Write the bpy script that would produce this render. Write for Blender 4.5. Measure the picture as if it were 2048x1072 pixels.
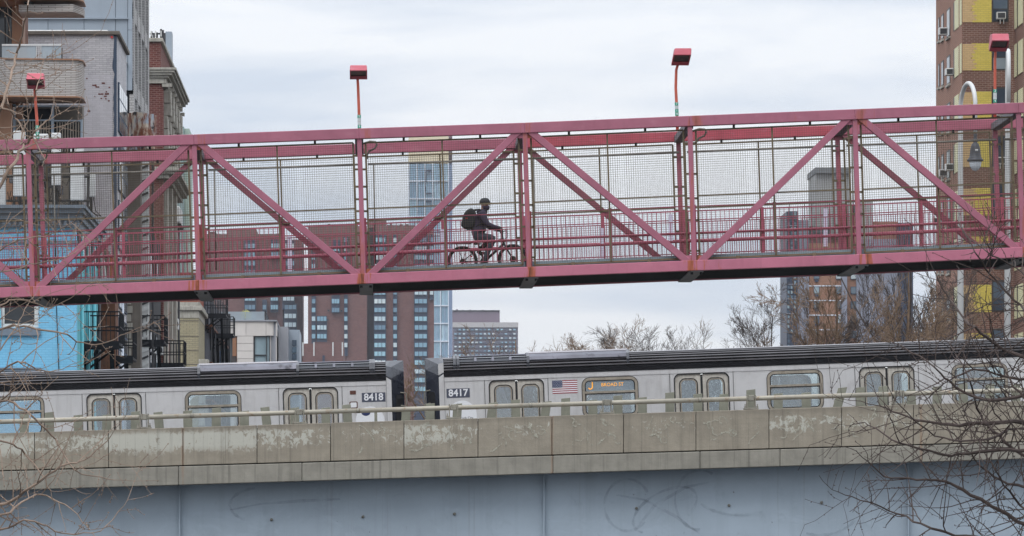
import bpy, bmesh, math, random
from mathutils import Vector, Matrix
random.seed(7)
for o in list(bpy.data.objects): bpy.data.objects.remove(o)
SC = bpy.context.scene
COL = SC.collection
# ------------------------------------------------------------------ camera
F = 9750.0; CX = 752.0; CY = 1100.0          # focal length and eye level, in pixels of a 2048 wide picture
cam = bpy.data.cameras.new('camera'); camo = bpy.data.objects.new('camera', cam); COL.objects.link(camo)
cam.sensor_width = 36.0; cam.lens = 36.0 * F / 2048.0
cam.shift_x = (1024 - CX) / 2048.0; cam.shift_y = (CY - 536) / 2048.0
cam.clip_start = 1.0; cam.clip_end = 12000
camo.location = (0, 0, 0); camo.rotation_euler = (math.radians(90), 0, 0)
SC.camera = camo
GZ = -1.7                                    # street level below the eye
# ------------------------------------------------------------------ world: overcast
W = bpy.data.worlds.new('World'); SC.world = W; W.use_nodes = True
nt = W.node_tree; nt.nodes.clear()
def wn(t, **k):
    n = nt.nodes.new(t)
    for a, b in k.items(): setattr(n, a, b)
    return n
SUN_EL, SUN_ROT = math.radians(48), math.radians(205)
sky = wn('ShaderNodeTexSky', sky_type='NISHITA', sun_disc=False, sun_elevation=SUN_EL, sun_rotation=SUN_ROT)
tc = wn('ShaderNodeTexCoord'); sp = wn('ShaderNodeSeparateXYZ'); nt.links.new(tc.outputs['Generated'], sp.inputs[0])
def wmath(op, a, b=None, clamp=False):
    n = wn('ShaderNodeMath', operation=op, use_clamp=clamp)
    for i, x in enumerate((a, b)):
        if x is None: continue
        if isinstance(x, (int, float)): n.inputs[i].default_value = x
        else: nt.links.new(x, n.inputs[i])
    return n.outputs[0]
up = wmath('MAXIMUM', sp.outputs['Z'], 0.0)
lum = wmath('ADD', wmath('MULTIPLY', up, 2.3), 1.0)          # overcast sky: zenith about three times the horizon
mp = wn('ShaderNodeMapping'); mp.inputs['Scale'].default_value = (9, 9, 52)
nt.links.new(tc.outputs['Generated'], mp.inputs[0])
nz = wn('ShaderNodeTexNoise'); nz.inputs['Scale'].default_value = 1.0; nz.inputs['Detail'].default_value = 5; nz.inputs['Roughness'].default_value = .5
nz.inputs['Distortion'].default_value = .4
nt.links.new(mp.outputs[0], nz.inputs['Vector'])
rp = wn('ShaderNodeValToRGB'); rp.color_ramp.elements[0].position = .38; rp.color_ramp.elements[1].position = .60
rp.color_ramp.elements[0].color = (.62, .685, .785, 1); rp.color_ramp.elements[1].color = (.865, .885, .92, 1)
nt.links.new(nz.outputs['Fac'], rp.inputs[0])
mx = wn('ShaderNodeMix', data_type='RGBA', blend_type='MULTIPLY'); mx.inputs['Factor'].default_value = 1
nt.links.new(rp.outputs[0], mx.inputs['A']); nt.links.new(lum, mx.inputs['B'])
bg1 = wn('ShaderNodeBackground'); bg1.inputs['Strength'].default_value = 0.97; nt.links.new(mx.outputs['Result'], bg1.inputs[0])
bg2 = wn('ShaderNodeBackground'); bg2.inputs['Strength'].default_value = 0.05; nt.links.new(sky.outputs[0], bg2.inputs[0])
mixs = wn('ShaderNodeMixShader'); mixs.inputs[0].default_value = .12
nt.links.new(bg1.outputs[0], mixs.inputs[1]); nt.links.new(bg2.outputs[0], mixs.inputs[2])
wo = wn('ShaderNodeOutputWorld'); nt.links.new(mixs.outputs[0], wo.inputs[0])
# ------------------------------------------------------------------ sun behind cloud
sl = bpy.data.lights.new('sun', 'SUN'); sl.energy = 0.9; sl.angle = math.radians(25); sl.color = (1, .97, .93)
so = bpy.data.objects.new('sun', sl); COL.objects.link(so); so.location = (0, 0, 60)
sd = Vector((math.sin(SUN_ROT) * math.cos(SUN_EL), math.cos(SUN_ROT) * math.cos(SUN_EL), math.sin(SUN_EL)))
so.rotation_euler = (-sd).to_track_quat('-Z', 'Y').to_euler()
SC.view_settings.view_transform = 'Standard'; SC.view_settings.look = 'None'
SC.view_settings.exposure = 0.0; SC.view_settings.gamma = 1.0
SC.render.engine = 'CYCLES'
SC.cycles.max_bounces = 6; SC.cycles.transparent_max_bounces = 16; SC.cycles.volume_bounces = 0

# ------------------------------------------------------------------ helpers
def X(px, D): return (px - CX) * D / F
def Z(py, D): return (CY - py) * D / F
def P(px, py, D): return Vector((X(px, D), D, Z(py, D)))
def lin(c):
    c /= 255.0
    return c / 12.92 if c <= .04045 else ((c + .055) / 1.055) ** 2.4
def A(r, g, b, k=1.0):                        # picture colour -> base colour
    return tuple(min(.9, lin(c) / k) for c in (r, g, b))
class MB:
    def __init__(s): s.v = []; s.f = []; s.m = []
    def add(s, vs, fs, m=0):
        b = len(s.v); s.v += [tuple(p) for p in vs]
        for f in fs: s.f.append(tuple(i + b for i in f)); s.m.append(m)
        return s
    def box(s, x0, x1, y0, y1, z0, z1, m=0):
        return s.add([(x0,y0,z0),(x1,y0,z0),(x1,y1,z0),(x0,y1,z0),(x0,y0,z1),(x1,y0,z1),(x1,y1,z1),(x0,y1,z1)],
                     [(0,3,2,1),(4,5,6,7),(0,1,5,4),(1,2,6,5),(2,3,7,6),(3,0,4,7)], m)
    def hexa(s, c, m=0):                      # 8 corners in box order
        return s.add(c, [(0,3,2,1),(4,5,6,7),(0,1,5,4),(1,2,6,5),(2,3,7,6),(3,0,4,7)], m)
    def prism(s, pts, y0, y1, m=0):           # outline in x,z pushed through y
        n = len(pts)
        vs = [(x, y0, z) for x, z in pts] + [(x, y1, z) for x, z in pts]
        fs = [tuple(range(n)), tuple(range(2*n-1, n-1, -1))] + [(i, i+n, (i+1) % n + n, (i+1) % n) for i in range(n)]
        return s.add(vs, fs, m)
    def prismx(s, pts, x0, x1, m=0):          # outline in y,z pushed through x
        n = len(pts)
        vs = [(x0, y, z) for y, z in pts] + [(x1, y, z) for y, z in pts]
        fs = [tuple(range(n)), tuple(range(2*n-1, n-1, -1))] + [(i, i+n, (i+1) % n + n, (i+1) % n) for i in range(n)]
        return s.add(vs, fs, m)
    def prismz(s, pts, z0, z1, m=0):          # outline in x,y pushed through z
        n = len(pts)
        vs = [(x, y, z0) for x, y in pts] + [(x, y, z1) for x, y in pts]
        fs = [tuple(range(n-1, -1, -1)), tuple(range(n, 2*n))] + [(i, (i+1) % n, (i+1) % n + n, i+n) for i in range(n)]
        return s.add(vs, fs, m)
    def beam(s, p0, p1, w, h, m=0, caps=True):  # bar of depth w (along y) and height h
        p0 = Vector(p0); p1 = Vector(p1); d = (p1 - p0).normalized()
        ref = Vector((0, 1, 0)) if abs(d.y) < .9 else Vector((1, 0, 0))
        a = (ref - d * ref.dot(d)).normalized(); b = d.cross(a)
        a *= w / 2; b *= h / 2
        c = [p0-a-b, p0+a-b, p0+a+b, p0-a+b, p1-a-b, p1+a-b, p1+a+b, p1-a+b]
        fs = [(0,1,5,4),(1,2,6,5),(2,3,7,6),(3,0,4,7)]
        if caps: fs += [(0,3,2,1),(4,5,6,7)]
        return s.add(c, fs, m)
    def tube(s, pts, r, n=6, m=0, caps=True):
        pts = [Vector(p) for p in pts]; k = len(pts)
        rs = r if isinstance(r, (list, tuple)) else [r] * k
        b0 = len(s.v); t0 = (pts[1] - pts[0]).normalized()
        u = t0.orthogonal().normalized()
        for i in range(k):
            t = (pts[min(i+1, k-1)] - pts[max(i-1, 0)])
            t = t.normalized() if t.length > 1e-9 else t0
            u = (u - t * u.dot(t));  u = u.normalized() if u.length > 1e-6 else t.orthogonal().normalized()
            w = t.cross(u)
            for j in range(n):
                a = 2 * math.pi * j / n
                s.v.append(tuple(pts[i] + (u * math.cos(a) + w * math.sin(a)) * rs[i]))
        for i in range(k - 1):
            for j in range(n):
                s.f.append((b0+i*n+j, b0+i*n+(j+1) % n, b0+(i+1)*n+(j+1) % n, b0+(i+1)*n+j)); s.m.append(m)
        if caps:
            s.f.append(tuple(b0+j for j in range(n-1, -1, -1))); s.m.append(m)
            s.f.append(tuple(b0+(k-1)*n+j for j in range(n))); s.m.append(m)
        return s
    def lathe(s, c, prof, n=14, m=0, axis='z'):   # prof: (radius, height)
        b0 = len(s.v); c = Vector(c)
        for r, h in prof:
            for j in range(n):
                a = 2 * math.pi * j / n
                if axis == 'z': q = (r*math.cos(a), r*math.sin(a), h)
                elif axis == 'y': q = (r*math.cos(a), h, r*math.sin(a))
                else: q = (h, r*math.cos(a), r*math.sin(a))
                s.v.append(tuple(c + Vector(q)))
        for i in range(len(prof) - 1):
            for j in range(n):
                s.f.append((b0+i*n+j, b0+i*n+(j+1) % n, b0+(i+1)*n+(j+1) % n, b0+(i+1)*n+j)); s.m.append(m)
        s.f.append(tuple(b0+j for j in range(n-1, -1, -1))); s.m.append(m)
        s.f.append(tuple(b0+(len(prof)-1)*n+j for j in range(n))); s.m.append(m)
        return s
    def mesh(s, name, mats, smooth=False):
        me = bpy.data.meshes.new(name); me.from_pydata(s.v, [], s.f)
        for mt in (mats if isinstance(mats, (list, tuple)) else [mats]): me.materials.append(mt)
        me.polygons.foreach_set('material_index', s.m)
        if smooth: me.polygons.foreach_set('use_smooth', [True] * len(s.f))
        me.update()
        bm = bmesh.new(); bm.from_mesh(me); bmesh.ops.recalc_face_normals(bm, faces=bm.faces); bm.to_mesh(me); bm.free()
        return me
    def build(s, name, mats, parent=None, smooth=False, kind=None, label=None, local=False, bevel=0):
        return put(name, s.mesh(name, mats, smooth), parent, kind, label, local, bevel)
def put(name, me, parent=None, kind=None, label=None, local=False, bevel=0, loc=None):
    o = bpy.data.objects.new(name, me); COL.objects.link(o)
    if parent is not None:
        o.parent = parent
        if not local:                          # mesh holds world coordinates
            L = Vector((0, 0, 0)); q = parent
            while q is not None: L += Vector(q.location); q = q.parent
            o.location = -L
            if loc is not None: o.location = Vector(loc) - L
        elif loc is not None: o.location = loc
    elif loc is not None: o.location = loc
    if kind: o['kind'] = kind
    if label: o['label'] = label
    if bevel:
        b = o.modifiers.new('bevel', 'BEVEL'); b.width = bevel; b.segments = 2; b.limit_method = 'ANGLE'
    return o
def tag(o, label, cat, group=None):
    o['label'] = label; o['category'] = cat
    if group: o['group'] = group
    return o
def thing(name, label, cat, loc, group=None):
    o = bpy.data.objects.new(name, None); COL.objects.link(o); o.empty_display_size = .3
    o.location = loc
    return tag(o, label, cat, group)
def copy_tree(o, parent=None):
    c = o.copy(); COL.objects.link(c)
    if parent is not None: c.parent = parent
    for ch in o.children: copy_tree(ch, c)
    return c
def text_mesh(txt, size, mat_, name='lettering', extrude=.002, bold=False):
    cu = bpy.data.curves.new(name, 'FONT'); cu.body = txt; cu.size = size; cu.extrude = extrude
    cu.align_x = 'CENTER'; cu.align_y = 'CENTER'; cu.resolution_u = 3
    if bold: cu.offset = size * .022
    t = bpy.data.objects.new('t', cu); COL.objects.link(t)
    dg = bpy.context.evaluated_depsgraph_get(); dg.update()
    me = bpy.data.meshes.new_from_object(t.evaluated_get(dg)); bpy.data.objects.remove(t); bpy.data.curves.remove(cu)
    me.name = name; me.materials.clear(); me.materials.append(mat_)
    me.transform(Matrix.Rotation(math.radians(90), 4, 'X'))    # stands up, faces -y
    return me
# ------------------------------------------------------------------ materials
class NT:
    def __init__(s, name):
        s.mat = bpy.data.materials.new(name); s.mat.use_nodes = True; s.t = s.mat.node_tree; s.t.nodes.clear()
        s.out = s.t.nodes.new('ShaderNodeOutputMaterial'); s.b = s.t.nodes.new('ShaderNodeBsdfPrincipled')
        s.t.links.new(s.b.outputs[0], s.out.inputs[0])
    def n(s, t, **k):
        q = s.t.nodes.new(t)
        for a, b in k.items(): setattr(q, a, b)
        return q
    def set(s, q, i, x):
        if x is None: return
        if isinstance(x, bpy.types.NodeSocket): s.t.links.new(x, q.inputs[i])
        else:
            if isinstance(x, tuple) and len(x) == 3 and q.inputs[i].type == 'RGBA': x = x + (1,)
            q.inputs[i].default_value = x
    def math(s, op, a, b=None, c=None, clamp=False):
        q = s.n('ShaderNodeMath', operation=op, use_clamp=clamp)
        for i, x in enumerate((a, b, c)): s.set(q, i, x)
        return q.outputs[0]
    def coord(s, scale=(1,1,1), loc=(0,0,0)):
        q = s.n('ShaderNodeTexCoord'); m = s.n('ShaderNodeMapping')
        m.inputs['Scale'].default_value = scale; m.inputs['Location'].default_value = loc
        s.t.links.new(q.outputs['Object'], m.inputs[0]); return m.outputs[0]
    def xyz(s):
        q = s.n('ShaderNodeTexCoord'); p = s.n('ShaderNodeSeparateXYZ'); s.t.links.new(q.outputs['Object'], p.inputs[0])
        return p.outputs['X'], p.outputs['Y'], p.outputs['Z']
    def noise(s, vec, scale=1, detail=4, rough=.55, dist=0):
        q = s.n('ShaderNodeTexNoise'); s.set(q, 'Vector', vec)
        q.inputs['Scale'].default_value = scale; q.inputs['Detail'].default_value = detail
        q.inputs['Roughness'].default_value = rough; q.inputs['Distortion'].default_value = dist
        return q.outputs['Fac']
    def remap(s, x, a, b, c=0., d=1.):
        q = s.n('ShaderNodeMapRange'); s.set(q, 0, x)
        for i, v in enumerate((a, b, c, d)): q.inputs[i+1].default_value = v
        return q.outputs[0]
    def mix(s, f, a, b, mode='MIX'):
        q = s.n('ShaderNodeMix', data_type='RGBA', blend_type=mode)
        s.set(q, 0, f); s.set(q, 'A', a); s.set(q, 'B', b); return q.outputs['Result']
    def base(s, c): s.set(s.b, 'Base Color', c)
    def bump(s, h, strength=.3, dist=.01):
        q = s.n('ShaderNodeBump'); q.inputs['Strength'].default_value = strength; q.inputs['Distance'].default_value = dist
        s.set(q, 'Height', h); s.t.links.new(q.outputs[0], s.b.inputs['Normal'])
    def pr(s, rough=.6, metal=0, spec=.5):
        s.b.inputs['Roughness'].default_value = rough; s.b.inputs['Metallic'].default_value = metal
        s.b.inputs['Specular IOR Level'].default_value = spec
def shade(c, k): return tuple(min(.95, x * k) for x in c)
def mat(name, col, rough=.6, metal=0, var=.14, scale=1.5, streak=.15, bump=.15, spec=.4, dirt=None, dirt_amt=.3, rnd=0):
    N = NT(name); N.pr(rough, metal, spec)
    v = N.coord()
    a = N.noise(v, scale, 5, .6)
    c = N.mix(N.remap(a, .3, .7), shade(col, 1 - var), shade(col, 1 + var))
    if streak:
        st = N.noise(N.coord((5, 5, .35)), scale, 4, .6)
        c = N.mix(N.remap(st, .45, .75, 0, streak), c, shade(dirt or col, .45))
    if dirt:
        d = N.noise(v, scale * 2.6, 7, .7)
        c = N.mix(N.remap(d, .55, .68, 0, dirt_amt), c, dirt)
    if rnd:
        oi = N.n('ShaderNodeObjectInfo')
        q = N.n('ShaderNodeHueSaturation'); N.set(q, 'Value', N.remap(oi.outputs['Random'], 0, 1, 1 - rnd, 1 + rnd)); N.set(q, 'Color', c); c = q.outputs[0]
    N.base(c)
    if bump: N.bump(N.noise(v, 30, 3, .6), bump, .01)
    return N.mat
def brick(name, c1, c2, mortar, bw=.22, bh=.075, var=.25, rough=.85, ms=.012, grime=.25, blotch=None, blotch_amt=.6):
    N = NT(name); N.pr(rough, 0, .2)
    x, y, z = N.xyz(); cb = N.n('ShaderNodeCombineXYZ')
    N.set(cb, 0, N.math('ADD', x, y)); N.set(cb, 1, z)
    t = N.n('ShaderNodeTexBrick'); N.set(t, 'Vector', cb.outputs[0])
    N.set(t, 'Color1', c1); N.set(t, 'Color2', c2); N.set(t, 'Mortar', mortar)
    t.inputs['Scale'].default_value = 1; t.inputs['Brick Width'].default_value = bw; t.inputs['Row Height'].default_value = bh
    t.inputs['Mortar Size'].default_value = ms; t.inputs['Mortar Smooth'].default_value = .3; t.inputs['Bias'].default_value = 0
    a = N.noise(N.coord(), .6, 6, .6)
    c = N.mix(N.remap(a, .35, .7, 0, var), t.outputs['Color'], shade(c1, .5))
    st = N.noise(N.coord((3, 3, .25)), 1, 4, .6)
    c = N.mix(N.remap(st, .5, .8, 0, grime), c, shade(mortar, .35))
    if blotch:
        c = N.mix(N.remap(N.noise(N.coord(), 1.1, 8, .7), .56, .6, 0, blotch_amt), c, blotch)
    N.base(c)
    N.bump(N.math('SUBTRACT', 1.0, t.outputs['Fac']), .5, .012)
    return N.mat
def pane(name, cols, rough=.08, spec=.6):     # glass with a different blind or depth behind each pane
    N = NT(name); N.pr(rough, 0, spec)
    oi = N.n('ShaderNodeObjectInfo'); r = N.n('ShaderNodeValToRGB'); r.color_ramp.interpolation = 'CONSTANT'
    el = r.color_ramp.elements
    while len(el) < len(cols): el.new(.5)
    for i, c in enumerate(cols): el[i].position = i / len(cols); el[i].color = c + (1,)
    N.set(r, 0, oi.outputs['Random'])
    x, y, z = N.xyz()
    nz = N.noise(N.coord((1, 1, .5)), .7, 3)
    N.base(N.mix(N.remap(nz, .4, .7, 0, .45), r.outputs[0], shade(cols[0], .6)))
    return N.mat
# ================================================================== ground
gm = mat('asphalt', (.05, .05, .052), .9, 0, .2, .2, 0, .2)
g = MB().add([(-640, -40, GZ), (640, -40, GZ), (640, 3400, GZ), (-640, 3400, GZ)], [(0,1,2,3)]).build('ground', gm)
g['kind'] = 'structure'

# ================================================================== viaduct: steel girder, concrete fascia, parapet
DV = 100.0
def vtop(x): return 866.5 - .0315 * x          # parapet top
def vmid(x): return 943.0 - .0285 * x          # joint between parapet and fascia
def vbot(x): return 981.0 - .0310 * x          # underside of fascia
def concrete(name, base, pale, pale_amt):
    N = NT(name); N.pr(.9, 0, .2)
    v = N.coord(); x, y, z = N.xyz()
    c = N.mix(N.remap(N.noise(v, 2.2, 6, .65), .3, .7), shade(base, .82), shade(base, 1.18))
    c = N.mix(N.remap(N.noise(N.coord((7, 7, .3)), 1.2, 4, .6), .5, .8, 0, .4), c, shade(base, .45))     # run-off streaks
    c = N.mix(N.remap(N.noise(N.coord((.8, .8, 14)), 1.5, 3, .6), .5, .75, 0, .18), c, shade(base, .6))  # board marks
    if pale_amt:
        # height over the joint below, in metres
        h = N.math('SUBTRACT', z, N.math('ADD', N.math('MULTIPLY', x, .0288), (CY - vmid(CX)) * DV / F))
        band = N.math('MULTIPLY', N.remap(h, .16, .42), N.remap(h, .80, .66))
        big = N.noise(N.coord((.55, .55, .9), (3.1, 0, 0)), 1, 3, .5)
        lft = N.remap(x, -8.0, 2.5, .17, -.07)
        fine = N.noise(N.coord((1, 1, .75)), 8.5, 9, .76, .8)
        q = N.math('ADD', N.math('ADD', fine, N.math('MULTIPLY', big, .42)), lft)
        q = N.math('ADD', q, N.math('MULTIPLY', band, .20))
        q = N.math('ADD', q, N.remap(N.n('ShaderNodeObjectInfo').outputs['Random'], 0, 1, -.10, .09))
        c = N.mix(N.math('MULTIPLY', N.remap(q, .93, .965, 0, pale_amt), band), c, pale)
        top = N.remap(N.math('ADD', h, N.math('MULTIPLY', fine, .1)), .74, .84)
        c = N.mix(N.math('MULTIPLY', top, .4), c, shade(base, .55))
    # rust running down from the joints
    rs = N.noise(N.coord((9, 9, .5), (7, 0, 0)), 1, 3, .6)
    c = N.mix(N.remap(rs, .71, .8, 0, .45), c, (.22, .1, .045))
    u = N.math('DIVIDE', N.math('SUBTRACT', x, X(366, DV)), X(1104, DV) - X(366, DV))
    fr = N.math('ABSOLUTE', N.math('SUBTRACT', N.math('FRACT', N.math('ADD', u, .5)), .5))
    rk = N.math('ADD', N.remap(fr, 0, .010, .40, 0), N.math('MULTIPLY', N.noise(N.coord((10, 10, 2)), 1, 5, .7), .5))
    c = N.mix(N.remap(rk, .44, .68, 0, .55), c, A(138, 104, 78))
    c = N.mix(N.remap(rk, .70, .78, 0, .8), c, A(80, 50, 36))
    dr = N.noise(N.coord((14, 14, .22), (1, 0, 4)), 1, 4, .65)                                          # dark drips
    c = N.mix(N.remap(dr, .56, .72, 0, .5), c, shade(base, .35))
    c = N.mix(N.remap(N.noise(v, 16, 6, .75), .62, .70, 0, .5), c, shade(base, .5))
    N.base(c); N.bump(N.noise(v, 24, 5, .65), .35, .012)
    return N.mat
M_par = concrete('parapet concrete', A(144, 136, 122), A(184, 183, 172), .8)
M_fas = concrete('fascia concrete', A(137, 133, 123), A(170, 168, 150), 0)
M_joint = mat('joint filler', (.012, .012, .011), .95, 0, .1, 1, 0, 0)
N = NT('girder paint'); N.pr(.5, 0, .35); v = N.coord()
gb = A(156, 169, 180)
c = N.mix(N.remap(N.noise(v, .5, 5, .6), .3, .7), shade(gb, .86), shade(gb, 1.1))
c = N.mix(N.remap(N.noise(N.coord((4, 4, .25)), 1, 4, .6), .52, .8, 0, .28), c, shade(gb, .55))
c = N.mix(N.remap(N.noise(v, 1.3, 6, .7, 1.5), .58, .7, 0, .25), c, shade(gb, .62))
c = N.mix(N.remap(N.noise(v, 9, 6, .7), .68, .72, 0, .8), c, (.07, .035, .025))
c = N.mix(N.remap(N.noise(N.coord((9, 9, .18)), 1, 5, .7), .6, .75, 0, .3), c, A(112, 104, 96))
c = N.mix(N.remap(N.noise(N.coord((1, 1, 1.6)), .9, 7, .75, .8), .54, .62, 0, .22), c, shade(gb, 1.25))
N.base(c); N.bump(N.noise(v, 3, 3), .15, .02); M_gird = N.mat
via = thing('viaduct', 'blue steel girder viaduct with stained concrete parapet running under the train', 'viaduct', (X(1024, DV), DV, GZ))
joints = [-75, 69, 217, 366, 514, 661, 808, 956, 1104, 1247, 1392, 1538, 1683, 1827, 1975, 2122]
def pxbox(mb, x0, x1, top, bot, y0, y1, D=DV, dz=0):
    a, b = X(x0, D), X(x1, D)
    zt0, zt1, zb0, zb1 = Z(top(x0), D), Z(top(x1), D), Z(bot(x0), D), Z(bot(x1), D)
    mb.hexa([(a,y0,zb0),(b,y0,zb1),(b,y1,zb1),(a,y1,zb0),(a,y0,zt0),(b,y0,zt1),(b,y1,zt1),(a,y1,zt0)])
    return mb
for i in range(len(joints) - 1):
    off = random.uniform(-.006, .006)
    pxbox(MB(), joints[i] + .55, joints[i+1] - .55, vtop, lambda x: vmid(x) - 2.2, DV + off, DV + .34).build('parapet_block', M_par, via, bevel=.012)
pxbox(MB(), -75, 2122, lambda x: vtop(x) + 6, lambda x: vmid(x) + 1, DV + .05, DV + .3).build('joint_backing', M_joint, via)
fj = [-140, 357, 604, 1106, 1400, 1560, 1826, 2180]
for i in range(len(fj) - 1):
    pxbox(MB(), fj[i] + .35, fj[i+1] - .35, vmid, vbot, DV - .025, DV + 1.0).build('fascia_beam', M_fas, via, bevel=.015)
DG = DV + .72
pxbox(MB(), -140, 2180, lambda x: vmid(x) + 10, lambda x: 1290, DG, DG + .06).build('girder_web', M_gird, via)
pxbox(MB(), -140, 2180, lambda x: vbot(x) - 2, lambda x: vbot(x) + 1.5, DG - .16, DG - .002).build('girder_flange', M_gird, via)
sx = [357, 1090, 1823]
for x in sx:
    pxbox(MB(), x - 1.1, x + 1.1, lambda x: vbot(x) + 1.7, lambda x: 1280, DG - .13, DG - .001).build('stiffener', M_gird, via)
    for k in range(6):
        p = P(x + 2.6, vbot(x) + 14 + k * 3.4, DG - .02)
        MB().lathe((p.x, DG - .05, p.z), [(.012, 0), (.012, .049)], 6, 0, 'y').build('rivet', M_gird, via)
M_bolt = mat('bolt steel', A(120, 118, 110), .5, .4, .2, 8, 0, .2)
for x in (176, 543, 726, 909, 1273, 1458, 1643, 2008):
    p = P(x, vbot(x) + 1040 - 969 + 4, DG)
    MB().lathe((p.x, DG - .05, p.z), [(.014, -.01), (.022, 0), (.022, .02), (.032, .022), (.032, .049)], 8, 0, 'y').build('bolt', M_bolt, via)
# roadway slab behind the parapet and the piers that carry it
pxbox(MB(), -140, 2180, lambda x: vmid(x), lambda x: vmid(x) + 28, DV + 1.01, DV + 9).build('deck_slab', M_fas, via)
for x in (-120, 2160):
    MB().box(X(x, DV) - .6, X(x, DV) + .6, DV + .8, DV + 8, GZ, Z(1085, DV)).build('pier', M_fas, via)
# pale paint marks left on the parapet by scrubbed graffiti
N = NT('faded paint marks'); N.pr(.9, 0, .2); N.base(A(182, 180, 164))
tr = N.n('ShaderNodeBsdfTransparent'); ms = N.n('ShaderNodeMixShader')
N.set(ms, 0, N.remap(N.noise(N.coord(), 11, 6, .75), .40, .60, 0, .72))
N.t.links.new(tr.outputs[0], ms.inputs[1]); N.t.links.new(N.b.outputs[0], ms.inputs[2]); N.t.links.new(ms.outputs[0], N.out.inputs[0]); M_mark = N.mat
def ribbon(mb, pts, w, y, D=DV):
    vs = []
    for i, p in enumerate(pts):
        q0 = pts[max(i-1, 0)]; q1 = pts[min(i+1, len(pts)-1)]
        dx, dy = q1[0]-q0[0], q1[1]-q0[1]; l = math.hypot(dx, dy) or 1
        ww = w * (.55 + .8 * random.random())
        nx, ny = -dy / l * ww, dx / l * ww
        vs += [(X(p[0]+nx, D), y, Z(p[1]+ny, D)), (X(p[0]-nx, D), y, Z(p[1]-ny, D))]
    mb.add(vs, [(2*i, 2*i+1, 2*i+3, 2*i+2) for i in range(len(pts)-1)])
rg = random.Random(5)
def scribble(cx, cy, s, n=9):
    pts = []; a = rg.uniform(0, 6.28); x, y = cx, cy; da = rg.uniform(-.9, .9)
    for i in range(n):
        pts.append((x, y)); a += da + rg.uniform(-.35, .35); x += math.cos(a) * s * .35; y += math.sin(a) * s * .35
        if rg.random() < .2: da = -da
    return pts
for i, (a, b) in enumerate(zip(joints[:-1], joints[1:])):
    if a < 560: continue
    mb = MB(); n = 11 if a > 780 else 6
    for k in range(n):
        cx = rg.uniform(a + 14, b - 14); cy = vtop(cx) + rg.uniform(14, 52)
        pts = [(min(max(x, a + 3), b - 3), min(max(y, vtop(x) + 6), vmid(x) - 12)) for x, y in scribble(cx, cy, rg.uniform(7, 20), rg.randint(4, 9))]
        ribbon(mb, pts, rg.uniform(.7, 2.1), DV - .011 - .0012 * k)
    mb.build('paint_mark', M_mark, via, kind='stuff')
N = NT('faint painted loops'); N.pr(.6, 0, .3); N.base(shade(gb, .45))
tr = N.n('ShaderNodeBsdfTransparent'); ms = N.n('ShaderNodeMixShader')
N.set(ms, 0, N.remap(N.noise(N.coord(), 3, 5, .7), .35, .7, 0, .26))
N.t.links.new(tr.outputs[0], ms.inputs[1]); N.t.links.new(N.b.outputs[0], ms.inputs[2]); N.t.links.new(ms.outputs[0], N.out.inputs[0]); M_loop = N.mat
mb = MB()
def arc(cx, cy, rx, ry, a0, a1, n=26, tilt=0):
    o = []
    for i in range(n + 1):
        a = math.radians(a0 + (a1 - a0) * i / n); x, y = rx * math.cos(a), ry * math.sin(a)
        o.append((cx + x * math.cos(tilt) - y * math.sin(tilt), cy + x * math.sin(tilt) + y * math.cos(tilt)))
    return o
for j, pts in enumerate((arc(1255, 1010, 46, 52, 40, 330), arc(1330, 1020, 70, 36, 150, 420, 26, -.5), arc(1400, 1000, 50, 60, 90, 300),
            [(1235, 990), (1290, 1000), (1350, 1032), (1400, 1068)], [(1270, 1060), (1310, 1010), (1370, 975), (1430, 962)],
            [(460, 1020), (520, 1008), (600, 1002), (680, 998)], arc(520, 1010, 60, 34, 120, 260), arc(1640, 1010, 80, 60, 30, 110),
            arc(1480, 985, 90, 45, 60, 150))):
    ribbon(mb, pts, 2.6, DG - .012 - .002 * j, DG)
mb.build('paint_loop', M_loop, via, kind='stuff')

# ------------------------------------------------------------------ pipe rail along the parapet
M_pipe = mat('galvanised pipe', A(158, 152, 138), .55, .25, .12, 3, 0, .2, .4, A(132, 100, 70), .75)
M_brk = mat('bracket steel', A(140, 136, 124), .6, .3, .2, 6, .2, .2, .4, A(80, 50, 35), .6)
rail = thing('pipe_railing', 'rusty grey pipe rail on brackets along top of concrete parapet', 'railing', P(1024, vtop(1024), DV + .17))
YR = DV + .12
def ry(x): return 843.5 - .0310 * x
pj = [-80, 384, 716, 1061, 1400, 1760, 2130]
for i in range(len(pj) - 1):
    MB().tube([P(pj[i] + .6, ry(pj[i]), YR), P(pj[i+1] - .6, ry(pj[i+1]), YR)], .049, 14).build('pipe', M_pipe, rail, True)
    p0, p1 = P(pj[i+1] - 3, ry(pj[i+1]), YR), P(pj[i+1] + 3, ry(pj[i+1]), YR)
    MB().tube([p0, p1], .053, 12).build('pipe_sleeve', M_brk, rail, True)
for x in (-18, 288, 599, 907, 1214, 1502, 1798):
    s = DV / F; c = P(x, ry(x), YR); zb = Z(vtop(x), DV) + .004
    bp = MB().box(c.x - .15, c.x + .15, YR - .1, YR + .12, zb, zb + .035).build('base_plate', M_brk, rail, bevel=.005)
    for d in (-1, 1):
        MB().box(c.x + d*.085 - .012, c.x + d*.085 + .012, YR - .062, YR + .062, zb + .036, c.z + .075).build('bracket_cheek', M_brk, rail, bevel=.004)
        MB().lathe((c.x + d*.125, YR - .07, zb + .036), [(.022, 0), (.022, .03), (.012, .03), (.012, .075)], 6).build('anchor_bolt', M_brk, bp)
    MB().box(c.x - .06, c.x + .06, YR - .075, YR + .075, c.z - .052, c.z + .068).build('clamp', M_brk, rail, bevel=.01)
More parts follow.
